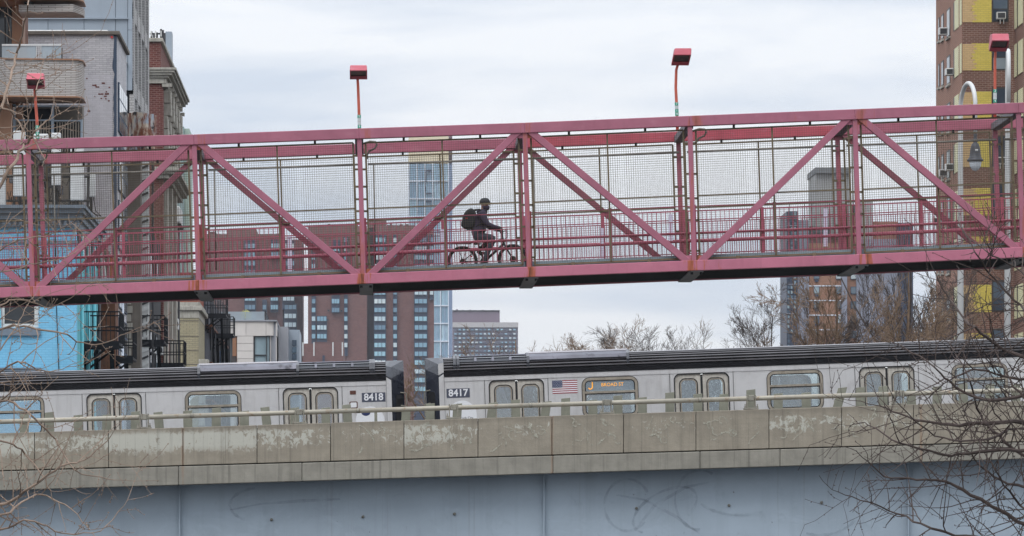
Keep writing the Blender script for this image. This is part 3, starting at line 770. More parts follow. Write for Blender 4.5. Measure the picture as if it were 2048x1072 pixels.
# floor beams, top struts, deck
for i, x in enumerate(NX):
    z1 = Z(NB[i] - 1, DB); z0 = Z(NB[i] + 5.5, DB); xc = X(x + 5, DB)
    MB().box(xc - .15, xc + .15, DB - .06, DB + BW + .06, z0 + .03, z1 - .004).build('floor_beam', M_grey, br, bevel=.01)
    for d in (-.1, .1):
        MB().lathe((xc + d, DB + .0, z0 - .02), [(.03, 0), (.03, .05)], 6).build('bolt', M_dark, br)
    xt = X(x - 9, DB); zt = Z(NT_[i] + CH * .75, DB)
    MB().box(xt - .09, xt + .09, DB + .105, DB + BW - .105, zt - .09, zt + .07).build('top_strut', M_grey, br, bevel=.01)
for i in range(len(NX) - 1):
    a, b = NX[i], NX[i+1]
    mb = MB(); n = 9
    zz = lambda x, d: Z(bb(x) + d, DB)
    y0, y1 = DB + .12, DB + BW - .12
    mb.hexa([(X(a,DB),y0,zz(a,-6)),(X(b,DB),y0,zz(b,-6)),(X(b,DB),y1,zz(b,-6)),(X(a,DB),y1,zz(a,-6)),
             (X(a,DB),y0,zz(a,-17)),(X(b,DB),y0,zz(b,-17)),(X(b,DB),y1,zz(b,-17)),(X(a,DB),y1,zz(a,-17))])
    for j in range(n):                          # ribs of the deck pan
        ya = y0 + (y1 - y0) * (j + .2) / n; yb_ = y0 + (y1 - y0) * (j + .75) / n
        mb.hexa([(X(a,DB),ya,zz(a,-1.5)),(X(b,DB),ya,zz(b,-1.5)),(X(b,DB),yb_,zz(b,-1.5)),(X(a,DB),yb_,zz(a,-1.5)),
                 (X(a,DB),ya,zz(a,-6)),(X(b,DB),ya,zz(b,-6)),(X(b,DB),yb_,zz(b,-6)),(X(a,DB),yb_,zz(a,-6))])
    mb.build('deck_pan', M_dark, br)
    for y in (.16, BW - .16):
        pxbox(MB(), a + 7, b - 7, lambda x: bb(x) - CH - 11.5, lambda x: bb(x) - CH + 4, DB + y - .01, DB + y + .01, DB).build('kerb_plate', M_kerb, br)
# mesh screens with frames
def screen(i, y, inside):
    a, b = NX[i], NX[i+1]
    tl = (a - 8.5 + 12.5, bt(a - 8.5) + CH + 7); tr_ = (b - 8.5 - 12.5, bt(b - 8.5) + CH + 7)
    bl = (a + 12.5, bb(a) - CH - 4.5); brr = (b - 12.5, bb(b) - CH - 4.5)
    def q(s, t):
        x = (tl[0] * (1-s) + tr_[0] * s) * t + (bl[0] * (1-s) + brr[0] * s) * (1-t)
        z = (tl[1] * (1-s) + tr_[1] * s) * t + (bl[1] * (1-s) + brr[1] * s) * (1-t)
        return BP(x, z, y)
    ms = .5 if y < 2 else .50
    fr = MB().beam(q(0, 0), q(0, 1), .04, .042).build('screen_frame', M_frame, br)
    for s0, t0, s1, t1, w in ((1, 0, 1, 1, .042), (0, 0, 1, 0, .04), (0, 1, 1, 1, .036), (0, .49, 1, .49, .03), (ms, 0, ms, 1, .036)):
        MB().beam(q(s0, t0), q(s1, t1), .036, w).build('frame_bar', M_frame, fr)
    nv, nh = 66, 56
    r = .0038; mb = MB()
    for k in range(1, nv):
        mb.beam(q(k / nv, 0), q(k / nv, 1), r, r, 0, False)
    for k in range(1, nh):
        off = Vector((0, .006, 0)); mb.beam(q(0, k / nh) + off, q(1, k / nh) + off, r, r, 0, False)
    mb.build('wire_mesh', M_wire, fr, kind='stuff')
    for s, sg in ((0, -1), (1, 1)):             # clips to the posts
        for t in (.06, .3, .47, .66, .9):
            p = q(s, t); MB().box(*(sorted((p.x, p.x + sg * .1))), p.y - .02, p.y + .02, p.z - .022, p.z + .022).build('clip', M_frame, fr)
    for s in (.25, .75):
        p = q(s, 1); MB().box(p.x - .025, p.x + .025, p.y - .03, p.y + .03, p.z + .018, p.z + .085).build('hanger', M_dark, fr)
        p = q(s, 0); MB().box(p.x - .04, p.x + .04, p.y - .035, p.y + .035, p.z - .05, p.z + .03).build('foot_clip', M_frame, fr)
for i in range(len(NX) - 1):
    screen(i, .10, 1); screen(i, BW - .10, -1)
# railings inside the screens
def deck_y(x): return bb(x) - 17
def RP(x, h, y): return BP(lean(x, deck_y(x) - h / SB), deck_y(x) - h / SB, y)
def railing(y, rails, pipes, bal, step):
    for i in range(len(NX) - 1):
        a, b = NX[i], NX[i+1]
        top = None
        for h, t in rails:
            o = MB().beam(RP(a, h, y), RP(b, h, y), .03, t).build('rail', M_rail, br)
            top = top or o
        for h, t in pipes:
            MB().tube([RP(a, h, y - (.06 if y < 2 else -.06) * -1), RP(b, h, y - (.06 if y < 2 else -.06) * -1)], t, 8).build('pipe_rail', M_rail, br, True)
        n = int((b - a) * SB / step)
        for k in range(n):
            x = a + (b - a) * (k + .5) / n
            MB().beam(RP(x, bal[0], y), RP(x, bal[1], y), .014, .014).build('baluster', M_rail, top)
        for x in (a + 6, (a + b) / 2 + 2):
            MB().beam(RP(x, 0, y), RP(x, rails[0][0] + .03, y), .05, .07).build('rail_post', M_rail, br)
railing(.34, [(1.24, .022), (.90, .02), (.21, .02)], [(.657, .028), (.48, .028)], (.21, .90), .10)
railing(BW - .34, [(1.36, .028), (1.16, .022), (.36, .022)], [(.86, .026), (.70, .026)], (.36, 1.36), .10)
# conduits looping round the posts
for i in (1, 3, 5, 7):
    x = NX[i] - 9; t = NT_[i]
    pts = [(x + 8, t + 27), (x + 22, t + 22), (x + 33, t + 23), (x + 36, t + 29), (x + 32, t + 36), (x + 20, t + 42), (x + 16, t + 50), (x + 16, t + 58)]
    MB().tube([BP(px, py, .4) for px, py in pts], .022, 7).build('conduit', M_cond, br, True)
for i in range(len(NX) - 1):
    x0, x1 = NX[i] + 8, NX[i+1] - 8
    MB().tube([BP(x0, bt(x0) + 44, BW - .22), BP(x1, bt(x1) + 44, BW - .22)], .024, 7).build('conduit', M_cond, br, True)
    x = NX[i] + 20
    MB().tube([BP(x, bt(x) + 44, BW - .22), BP(x + 4, bb(x) - 60, BW - .22)], .018, 6).build('conduit', M_cond, br, True)
M_tagw = mat('pale sign plate', A(206, 196, 214), .5, 0, .1, 4, .2, 0)
for x, h in ((575, .3), (890, .32), (1220, .2), (1363, .45), (1683, .45)):
    p = RP(x, h, BW - .40); MB().box(p.x - .045, p.x + .045, p.y - .03, p.y, p.z, p.z + .85).build('marker_plate', M_tagw, br)
# bridge bearing piers out of frame
for x in (-240, 2340):
    MB().box(X(x, DB) - .4, X(x, DB) + .4, DB + .3, DB + BW - .3, GZ, Z(bb(x) + 12, DB)).build('pier', M_fas, br)

# ------------------------------------------------------------------ red box lamps on the footbridge
M_lampr = pink('lamp head red', A(180, 86, 98), 0)
M_lampd = mat('lamp head shaded red', A(150, 40, 60), .45, 0, .1, 3, 0, .05)
M_pole = mat('lamp pole orange red', A(190, 92, 72), .55, 0, .2, 5, .2, .1, .4, A(110, 55, 45), .4)
M_lens = mat('lamp lens', A(96, 92, 88), .25, .1, .3, 6, 0, .2)
M_grn = mat('green number strip', A(30, 150, 122), .5, 0, .08, 4, 0, 0)
M_grn2 = mat('pale number strip', A(190, 196, 196), .5, 0, .08, 4, 0, 0)
def box_lamp(node, hx, htop, hbot, poleseq, tilt, label, digits, newer):
    D = DB + BW + .02
    x0 = poleseq[-1][0]
    r = thing('box_lamp', label, 'lamp', P(poleseq[-1][0], poleseq[-1][1], D), 'red box lamps along the footbridge')
    pts = [P(px, py, D) for px, py in poleseq]
    MB().tube(pts, [.030 + .006 * i / (len(pts) - 1) for i in range(len(pts))], 10).build('pole', M_pole, r, True)
    # head: wide shallow box, tilted so that its lens side looks down towards the path
    D2 = D - .28
    xc = X(hx, D2); hw = 17.5 * D2 / F; z1 = Z(htop, D2); z0 = Z(hbot, D2); zm = z0 + (z1 - z0) * .56
    sk = tilt
    mb = MB()
    ya, yb_ = D2 - .20, D2 + .34
    # front upper face slopes back, lower face (lens) faces down and forward
    pf = [(ya, zm), (ya + .12, z1), (yb_, z1 + .02), (yb_, z0 + .06), (yb_ - .12, z0)]
    vs = []
    for s in (-1, 1):
        for y, z in pf:
            w = hw * (.95 if z > zm + .05 else 1.0)
            vs.append((xc + s * w + sk * (z - z0), y, z))
    n = len(pf)
    mb.add(vs, [tuple(range(n)), tuple(range(2*n-1, n-1, -1))] + [(i, i+n, (i+1) % n + n, (i+1) % n) for i in range(n) if i != n - 1])
    # lower rim around the lens
    A0, A1 = (ya, zm), (yb_ - .12, z0)
    def low(s, t, out=.0): return (xc + s * hw + sk * (A0[1] + (A1[1] - A0[1]) * t - z0), A0[0] + (A1[0] - A0[0]) * t - out, A0[1] + (A1[1] - A0[1]) * t)
    head = mb.build('lamp_head', newer or M_lampr, r, bevel=.02)
    rim = MB()
    c = [low(-1, 0), low(1, 0), low(1, 1), low(-1, 1)]; q = [low(-.86, .10), low(.86, .10), low(.86, .66), low(-.86, .66)]
    rim.add(c + q, [(0, 1, 5, 4), (1, 2, 6, 5), (2, 3, 7, 6), (3, 0, 4, 7)])
    rim.build('lens_rim', newer or M_lampr, head)
    MB().add([tuple(Vector(p) + Vector((0, .02, .012))) for p in q], [(0, 1, 2, 3)]).add([q[0], q[1], tuple(Vector(q[1]) + Vector((0, .02, .012))), tuple(Vector(q[0]) + Vector((0, .02, .012)))], [(0, 1, 2, 3)]).build('lens', M_lens, head)
    # number strip around the pole foot
    xb, yb2 = poleseq[-1]; 
    for k, ch in enumerate(digits):
        py = node - 24 + 6.8 * k
        t = min(1, max(0, (py - poleseq[-2][1]) / (poleseq[-1][1] - poleseq[-2][1])))
        px = poleseq[-2][0] + t * (poleseq[-1][0] - poleseq[-2][0])
        c = P(px, py, D)
        st = MB().lathe((c.x, c.y, c.z), [(.040, -.036), (.040, .036)], 10).build('number_strip', M_grn2 if ch == ' ' else M_grn, r)
        if ch == ' ': continue
        tm = text_mesh(ch, .07, M_white, 'digit', .001, True)
        put('digit', tm, st, None, None, False, 0, (c.x, c.y - .0425, c.z))
box_lamp(278, 71, 147, 176, [(69, 175), (70, 190), (74, 240), (76, 290)], 0, 'leftmost red box lamp above footbridge, in front of curved balcony', '2 08', None)
box_lamp(257, 717, 131, 157, [(715, 156), (716, 170), (718, 225), (719.5, 275)], 0, 'red box lamp on straight orange pole above the wide brick tower', '2  9', None)
box_lamp(232, 1361, 97, 129, [(1356, 128), (1352.5, 140), (1351.5, 175), (1353, 205), (1355, 262)], .16, 'red box lamp on a bent orange pole against open sky', '7 19', M_redp)
box_lamp(206, 1998, 68, 101, [(1991, 100), (1990, 120), (1990, 180), (1990, 240)], .06, 'rightmost red box lamp in front of the yellow and brown brick flats', '2  9', None)

# ================================================================== cyclist on the footbridge
DC = DB + 2.0; SCY = DC / F
# picture of the figure measured at 5.955x from (880, 380)
def C(zx, zy, v=0.): return P(880 + zx / 5.955, 380 + zy / 5.955, DC) + Vector((0, v, 0))
M_tyre = mat('tyre rubber', (.012, .012, .013), .8, 0, .2, 8, 0, .2)
M_alu = mat('bike metal', A(70, 66, 64), .4, .6, .2, 5, 0, 0)
M_bfr = mat('bike frame paint', A(34, 30, 34), .35, .2, .2, 4, 0, 0, .5)
M_rear = mat('red reflector', A(190, 30, 30), .3, 0, .05, 4, 0, 0)
hubR, hubF = C(268, 848), C(868, 826)
dk = lambda p: Z(bb(CX + p.x / SB) - 17, DB)
for h in (hubR, hubF): pass
RW = .335
hubR.z = dk(hubR) + RW; hubF.z = dk(hubF) + RW
bk = thing('bicycle', 'black mountain bike with rear rack being ridden across the footbridge', 'bicycle', (hubR.x + .5, DC, dk(hubR)))
for h, nm in ((hubR, 'rear'), (hubF, 'front')):
    w = MB(); seg = 40
    pts = [(h.x + RW * .93 * math.cos(2 * math.pi * i / seg), DC, h.z + RW * .93 * math.sin(2 * math.pi * i / seg)) for i in range(seg + 1)]
    wh = MB().tube(pts, .030, 8, 0, False).build('wheel', M_tyre, bk, True)
    pts = [(h.x + RW * .82 * math.cos(2 * math.pi * i / seg), DC, h.z + RW * .82 * math.sin(2 * math.pi * i / seg)) for i in range(seg + 1)]
    MB().tube(pts, .011, 6, 0, False).build('rim', M_alu, wh)
    sp_ = MB()
    for i in range(28):
        a = 2 * math.pi * i / 28; a2 = a + (.35 if i % 2 else -.35)
        sp_.beam((h.x + .02 * math.cos(a2), DC + (.025 if i % 4 < 2 else -.025), h.z + .02 * math.sin(a2)), (h.x + RW * .82 * math.cos(a), DC, h.z + RW * .82 * math.sin(a)), .002, .002)
    sp_.build('spokes', M_alu, wh, kind='stuff')
    MB().lathe((h.x, DC - .06, h.z), [(.022, 0), (.022, .12)], 10, 0, 'y').build('hub', M_alu, wh)
    MB().lathe((h.x, DC - .045, h.z), [(.075 if nm == 'front' else .06, 0), (.075 if nm == 'front' else .06, .003)], 18, 0, 'y').build('brake_disc' if nm == 'front' else 'sprocket', M_alu, wh)
BBp = C(525, 850); BBp.z = hubR.z - .005
HT, HB2 = C(742, 560), C(762, 640); ST_, SDL = C(450, 660), C(440, 640)
ST_ = C(470, 690)
f_ = MB().tube([BBp, HB2], .030, 8).build('frame', M_bfr, bk, True)
MB().tube([ST_, HT + Vector((0, 0, -.04))], .022, 8).build('top_tube', M_bfr, bk, True)
MB().tube([BBp, ST_, C(458, 645)], .020, 8).build('seat_tube', M_bfr, bk, True)
MB().tube([HB2, HT], .026, 8).build('head_tube', M_bfr, bk, True)
for s in (-1, 1):
    MB().tube([BBp + Vector((0, s * .02, 0)), hubR + Vector((0, s * .065, 0))], .011, 6).build('chain_stay', M_bfr, bk, True)
    MB().tube([ST_ + Vector((0, s * .02, 0)), hubR + Vector((0, s * .065, 0))], .010, 6).build('seat_stay', M_bfr, bk, True)
    MB().tube([HB2 + Vector((0, s * .055, 0)), hubF + Vector((0, s * .06, 0))], [.020, .014], 7).build('fork_leg', M_bfr, bk, True)
MB().beam(HB2 + Vector((0, -.06, 0)), HB2 + Vector((0, .06, 0)), .04, .04).build('fork_crown', M_bfr, bk)
stem = C(745, 505)
MB().tube([HT, stem], .017, 7).build('stem', M_alu, bk, True)
MB().tube([stem + Vector((-.03, -.30, .02)), stem + Vector((0, -.12, 0)), stem + Vector((0, .12, 0)), stem + Vector((-.03, .30, .02))], .014, 8).build('handlebar', M_bfr, bk, True)
for s in (-1, 1):
    MB().tube([stem + Vector((-.03, s * .30, .02)), stem + Vector((-.02, s * .19, .015))], .019, 8).build('grip', M_tyre, bk, True)
    MB().tube([stem + Vector((.02, s * .18, .02)), stem + Vector((.10, s * .16, .05)), stem + Vector((.11, s * .08, -.1)), HT + Vector((.05, s * .02, -.05))], .006, 5).build('brake_cable', M_bfr, bk, True)
MB().hexa([C(405, 655, -.07), C(500, 648, -.025), C(500, 648, .025), C(405, 655, .07), C(400, 632, -.075), C(502, 636, -.028), C(502, 636, .028), C(400, 632, .075)]).build('saddle', M_tyre, bk, bevel=.015)
rk = MB().beam(C(150, 640), C(375, 640), .13, .014).build('rear_rack', M_bfr, bk)
for s in (-1, 1):
    MB().tube([C(200, 642, s * .06), hubR + Vector((0, s * .075, .02))], .006, 5).build('rack_stay', M_bfr, rk)
    MB().tube([C(345, 642, s * .06), hubR + Vector((0, s * .075, .02))], .006, 5).build('rack_stay', M_bfr, rk)
MB().box(C(375, 0).x - .02, C(375, 0).x + .02, DC - .03, DC + .03, C(0, 800).z, C(0, 780).z).build('reflector', M_rear, bk)
MB().lathe((BBp.x, DC - .05, BBp.z), [(.09, 0), (.09, .006)], 20, 0, 'y').build('chainring', M_alu, bk)
for s, dz, dx in ((-1, -.165, .05), (1, .16, -.06)):
    e = BBp + Vector((dx, s * .085, dz))
    cr = MB().beam(BBp + Vector((0, s * .075, 0)), e, .014, .022).build('crank', M_alu, bk)
    MB().box(e.x - .045, e.x + .045, e.y - .045 if s < 0 else e.y - .005, e.y + .005 if s < 0 else e.y + .045, e.z - .012, e.z + .012).build('pedal', M_tyre, cr)
MB().beam(hubR + Vector((0, -.05, .035)), BBp + Vector((0, -.05, .085)), .008, .008).beam(hubR + Vector((0, -.05, -.035)), BBp + Vector((0, -.05, -.085)), .008, .008).build('chain', M_alu, bk)

# ---- rider: one skinned body
M_jkt = mat('plum navy jacket', A(50, 42, 62), .8, 0, .2, 6, 0, .3)
M_trs = mat('dark slate trousers', A(58, 62, 72), .85, 0, .2, 6, 0, .3)
M_shoe = mat('black shoe', (.012, .012, .014), .6, 0, .2, 6, 0, 0)
M_skin = mat('skin', A(150, 108, 90), .6, 0, .1, 6, 0, 0)
M_glv = mat('black glove', (.013, .013, .016), .7, 0, .2, 6, 0, .2)
hip, chest = C(425, 545), C(470, 330)
joints_ = {}; vs, es, rs, sk_m = [], [], [], []
def J(p, r, parent=None):
    vs.append(tuple(p)); rs.append(r)
    if parent is not None: es.append((parent, len(vs) - 1))
    return len(vs) - 1
pel = J(C(446, 545), .16)
w1 = J(C(452, 470), .16, pel); w2 = J(C(472, 380), .16, w1); w3 = J(C(494, 298), .15, w2)
nk = J(C(518, 248), .078, w3); hd0 = J(C(530, 215), .075, nk); hd1 = J(C(538, 165), .098, hd0); hd2 = J(C(532, 130), .07, hd1)
for s in (-1, 1):
    sh = J(C(500, 305, s * .17), .10, w3); el = J(C(560, 420, s * .24), .068, sh); wr = J(C(668, 458, s * .25), .048, el)
    hnd = J(C(705, 470, s * .25), .040, wr)
    grip = stem + Vector((-.028, s * .245, .018))
    base = hnd
    for k in range(4):                         # fingers folded over the grip
        o = Vector((0, (k - 1.5) * .021, 0))
        a_ = J(C(722, 462, s * .25) + o + Vector((0, 0, .02)), .0105, base)
        b_ = J(grip + o + Vector((.028, 0, .022)), .0095, a_); c_ = J(grip + o + Vector((.030, 0, -.018)), .0085, b_); J(grip + o + Vector((.006, 0, -.030)), .0075, c_)
    t_ = J(C(712, 480, s * .22), .011, base); J(grip + Vector((-.01, -s * .035, -.024)), .009, t_)
    ped = BBp + (Vector((.05, -.085, -.165)) if s < 0 else Vector((-.06, .085, .16)))
    hp = J(C(455, 560, s * .09), .115, pel)
    kn = J(C(640, 592, s * .10) if s < 0 else C(655, 560, s * .10), .082, hp)
    ank = ped + Vector((-.07, s * .02, .085))
    cf = J(C(640, 592, s * .10).lerp(ank, .38) + Vector((-.03, 0, 0)) if s < 0 else C(655, 560, .1).lerp(ank, .4) + Vector((-.02, 0, 0)), .072, kn)
    an = J(ank, .040, cf); hl = J(ped + Vector((-.08, s * .02, .04)), .036, an); J(ped + Vector((.06, s * .025, .035)), .036, hl); 
    J(ped + Vector((.13, s * .03, .03)), .028, len(vs) - 1)
me = bpy.data.meshes.new('body'); me.from_pydata(vs, es, []); me.update()
tmp = bpy.data.objects.new('t', me); COL.objects.link(tmp)
tmp.modifiers.new('s', 'SKIN'); 
for i, r_ in enumerate(rs):
    d = me.skin_vertices[0].data[i]; d.radius = (r_, r_); d.use_root = (i == pel)
for i in (w1, w2, w3): me.skin_vertices[0].data[i].radius = (.165, .19)
sub = tmp.modifiers.new('d', 'SUBSURF'); sub.levels = 2; sub.render_levels = 2
dg = bpy.context.evaluated_depsgraph_get(); dg.update()
bm_ = bpy.data.meshes.new_from_object(tmp.evaluated_get(dg)); bpy.data.objects.remove(tmp)
bm_.materials.clear()
for m_ in (M_jkt, M_trs, M_shoe, M_skin, M_glv): bm_.materials.append(m_)
zbelt = C(0, 500).z; xh = C(690, 0).x; zn = C(0, 236).z
for p in bm_.polygons:
    c = p.center; m_ = 0
    if c.x > xh and c.z > C(0, 530).z: m_ = 4
    elif c.z > zn: m_ = 3
    elif c.z < BBp.z + .30 and min((c - (BBp + Vector((.05, -.1, -.165)))).length, (c - (BBp + Vector((-.06, .1, .16)))).length) < .17: m_ = 2
    elif c.z < zbelt and not (c.x > C(530, 0).x and c.z > C(0, 520).z): m_ = 1
    p.material_index = m_; p.use_smooth = True
rd = thing('person', 'cyclist in dark plum jacket, cap and slate trousers riding towards the right', 'person', (hubR.x + .5, DC, BBp.z - .2))
body = put('body', bm_, rd)
# head details: cap with peak, face covering, nose, ear
hc = C(536, 165)
cap = MB().lathe((hc.x - .005, DC, hc.z + .02), [(.118, -.02), (.118, .03), (.102, .072), (.068, .10), (.02, .115)], 16).build('cap', mat('black cap', A(44, 46, 50), .8, 0, .15, 6, 0, .2), rd, True)
MB().hexa([(hc.x + .06, DC - .075, hc.z + .018), (hc.x + .165, DC - .05, hc.z + .008), (hc.x + .165, DC + .05, hc.z + .008), (hc.x + .06, DC + .075, hc.z + .018),
           (hc.x + .06, DC - .075, hc.z + .035), (hc.x + .165, DC - .05, hc.z + .018), (hc.x + .165, DC + .05, hc.z + .018), (hc.x + .06, DC + .075, hc.z + .035)]).build('cap_peak', M_shoe, cap)
MB().lathe((hc.x + .012, DC, hc.z - .115), [(.06, -.03), (.088, 0), (.095, .05), (.09, .07)], 14).build('face_covering', M_jkt, rd, True)
MB().add([(hc.x + .085, DC - .016, hc.z - .03), (hc.x + .118, DC, hc.z - .035), (hc.x + .085, DC + .016, hc.z - .03), (hc.x + .085, DC, hc.z + .02)], [(0, 1, 3), (1, 2, 3), (0, 2, 1)]).build('nose', M_skin, rd)
for s in (-1, 1):
    MB().lathe((hc.x + .078, DC + s * .036 - .004, hc.z + .0), [(.011, 0), (.011, .008)], 8, 0, 'y').build('eye', M_shoe, rd)
    MB().lathe((hc.x - .01, DC + s * .088 - .008, hc.z - .02), [(.026, 0), (.026, .016)], 10, 0, 'y').build('ear', M_skin, rd)
MB().lathe((C(500, 0).x, DC, C(0, 268).z), [(.10, -.04), (.125, 0), (.115, .05), (.085, .07)], 14).build('hood_collar', M_jkt, rd, True)
# backpack
M_pack = mat('black backpack cloth', (.016, .016, .019), .8, 0, .25, 6, 0, .3)
bpk = thing('backpack', 'bulky black backpack on the back of the cyclist', 'backpack', C(330, 480))
o = [(262, 400), (268, 320), (300, 255), (360, 218), (412, 232), (432, 290), (425, 400), (400, 470), (330, 474), (280, 455)]
MB().prism([(C(a, b).x, C(a, b).z) for a, b in o], DC - .16, DC + .16).build('pack_body', M_pack, bpk, bevel=.05)
MB().prism([(C(a, b).x, C(a, b).z) for a, b in [(252, 420), (254, 370), (285, 350), (290, 455), (265, 445)]], DC - .11, DC + .11).build('front_pocket', M_pack, bpk, bevel=.02)
for s in (-1, 1):
    MB().tube([C(410, 240, s * .1), C(470, 235, s * .13), C(530, 300, s * .135), C(525, 390, s * .15), C(425, 440, s * .14)], .018, 6).build('shoulder_strap', M_pack, bpk, True)
MB().box(C(300, 0).x, C(330, 0).x, DC - .165, DC - .158, C(0, 345).z, C(0, 338).z).build('reflective_tab', M_rear, bpk)
# ================================================================== left side of the street
XS = -9.2                                       # line of the street fronts
def DX(px): return XS * F / (px - CX)           # distance at which the street front shows at px
def wall(r, name, x0, x1, y0, y1, z0, z1, m, **k): return MB().box(x0, x1, y0, y1, z0, z1).build(name, m, r, **k)
M_dkgl = pane('dark glass', [(.02, .025, .03), (.03, .04, .05), (.06, .07, .08), (.10, .12, .13)])
M_blgl = pane('blue grey glass', [A(70, 90, 108), A(95, 120, 136), A(150, 170, 176), A(60, 76, 92), A(120, 144, 156)])
M_stgl = pane('steel window glass', [A(60, 72, 86), A(90, 104, 118), A(140, 150, 158), A(50, 60, 74)])
M_whf = mat('white window paint', A(206, 206, 202), .6, 0, .08, 3, .15, .1)
M_blue = brick('sky blue painted brick', A(130, 193, 224), A(122, 186, 219), A(110, 174, 208), .22, .075, .12, .7, .008, .12)
M_turq = mat('turquoise painted front', A(104, 182, 192), .7, 0, .12, 1.5, .35, .1, .3, A(70, 120, 128), .3)
M_crn = mat('slate painted cornice', A(112, 124, 136), .65, 0, .12, 2, .3, .1)
M_iron = mat('black iron', (.009, .010, .013), .6, 0, .3, 4, 0, .1, .2)
M_wbr = brick('weathered white brick', A(204, 202, 204), A(186, 184, 188), A(162, 160, 162), .26, .072, .3, .8, .010, .35, A(150, 148, 156), .5)
M_gpan = mat('grey metal cladding', A(150, 160, 170), .45, .15, .05, .6, .12, .03)
M_gpan2 = mat('grey cladding joint', A(96, 106, 118), .5, .1, .05, 1, 0, 0)
M_lbr = brick('pale grey brick', A(186, 184, 182), A(170, 168, 167), A(146, 144, 142), .3, .1, .2, .8, .018, .15)
M_balc = brick('long white balcony brick', A(190, 184, 178), A(176, 168, 162), A(118, 110, 104), .42, .057, .15, .75, .012, .12)
M_cop = mat('copper brown trim', A(150, 110, 84), .45, .2, .15, 2, .2, .1)
M_rbr = brick('dark red brick', A(108, 60, 56), A(88, 46, 44), A(132, 104, 96), .24, .085, .3, .85, .016, .25)
M_stone = mat('pale carved stone', A(166, 162, 152), .85, 0, .16, 2.5, .45, .4, .2, A(120, 114, 104), .45)
M_tan = brick('tan glazed brick', A(168, 158, 130), A(156, 148, 122), A(132, 126, 108), .3, .1, .2, .8, .012, .3)
M_brn2 = mat('brown timber front', A(104, 66, 46), .7, 0, .3, 3, .3, .2, .3, A(60, 40, 34), .5)
M_grywall = mat('grey brown render', A(112, 105, 97), .9, 0, .2, 1.2, .4, .3)
M_red2 = mat('oxide red render', A(128, 72, 64), .85, 0, .15, 2, .3, .2)
M_white2 = mat('white metal box', A(200, 200, 198), .5, .1, .08, 2, .2, .05)
M_antd = mat('dark mount steel', A(62, 62, 64), .6, .3, .25, 4, 0, .2)
M_navyp = mat('navy painted edge', A(62, 76, 94), .7, 0, .2, 2, .3, .2)

# ---- blue painted corner house
D1, D2 = DX(153), DX(196)
bl = thing('blue_house', 'bright sky blue painted brick house with slate cornice at left edge', 'house', (X(0, D1), D1, GZ))
zt = Z(455, D1)
def Z1(y): return Z(y, D1)
wx0, wx1, wz0, wz1 = X(2, D1), X(77, D1), Z1(655), Z1(590)
xl = -19.5
mb = MB()
for a, b, c, d in ((xl, wx0, GZ, zt), (wx1, XS, GZ, zt), (wx0, wx1, GZ, wz0), (wx0, wx1, wz1, zt)): mb.box(a, b, D1, D1 + .3, c, d)
mb.build('wall', M_blue, bl)
wall(bl, 'core', xl, XS - .1, D1 + .6, D2, GZ, zt - .02, M_grywall)
wall(bl, 'street_front', XS - .099, XS, D1 + .301, D2, GZ, zt - .6, M_turq)
wall(bl, 'upper_front', XS - .099, XS + .02, D1 + .301, D2, zt - .598, zt, M_iron)
win = wall(bl, 'window', wx0 + .001, wx1 - .001, D1 + .1, D1 + .2, wz0, wz0 + .12, M_whf)
MB().box(wx0, wx0 + .1, D1 + .08, D1 + .2, wz0 + .121, wz1).box(wx1 - .13, wx1, D1 + .08, D1 + .2, wz0 + .121, wz1).box(wx0 + .101, wx1 - .131, D1 + .1, D1 + .2, (wz0 + wz1) / 2 + .3, (wz0 + wz1) / 2 + .36).build('frame', M_whf, win)
MB().box(wx0 + .1, wx1 - .13, D1 + .15, D1 + .17, wz0 + .12, wz1).build('pane', M_dkgl, win)
MB().box(wx0 - .3, wx1 + .06, D1 - .1, D1 - .002, wz0 - .25, wz0 - .02).build('sill', M_crn, win)
wx2 = X(83, D1)
vent = wall(bl, 'louvre_hood', xl, wx2, D1 - .35, D1 - .003, Z1(750), Z1(736), M_crn)
for k in range(4): wall(bl, 'louvre', xl, wx2 - .02, D1 - .38, D1 - .351, Z1(737 + 4*k) - .03, Z1(737 + 4*k), M_crn)
cz = Z1(455)
for k, (dz0, dz1, pj_) in enumerate(((0, .24, .12), (.241, .42, .26), (.421, .56, .42), (.561, .66, .55))):
    wall(bl, 'cornice', xl, XS + pj_ * .55, D1 - pj_, D2 - .05, cz + dz0, cz + dz1, M_crn)
for k in range(26):
    px = -140 + k * 11.2
    wall(bl, 'dentil', X(px, D1), X(px + 5.5, D1), D1 - .2, D1 - .121, cz + .05, cz + .22, M_crn)
for z, h in ((Z1(482), .14), (Z1(475) , .05)):
    pass
wall(bl, 'string_course', xl, XS + .04, D1 - .05, D1 - .001, Z1(487), Z1(481), M_crn)
for y0, y1 in ((2.0, 3.3), (5.2, 6.5), (8.2, 9.5)):
    for zc in (Z1(520), Z1(640), Z1(760)):
        w = MB().box(XS + .001, XS + .05, D1 + y0, D1 + y1, zc - 1.0, zc + 1.0).build('window', M_turq, bl)
        MB().box(XS + .051, XS + .056, D1 + y0 + .12, D1 + y1 - .12, zc - .9, zc + .9).build('pane', M_dkgl, w)
for dy, rr in ((1.2, .05), (4.3, .06), (4.7, .04), (7.5, .07), (10.6, .05)):
    MB().tube([(XS + .1, D1 + dy, GZ), (XS + .1, D1 + dy, zt - .65)], rr, 8).build('downpipe', M_turq if dy < 9 else M_antd, bl, True)
MB().tube([(X(118, D1), D1 - .02, Z1(745)), (X(114, D1), D1 - .02, Z1(640)), (X(111, D1), D1 - .02, Z1(560))], .012, 5).build('cable', M_iron, bl)
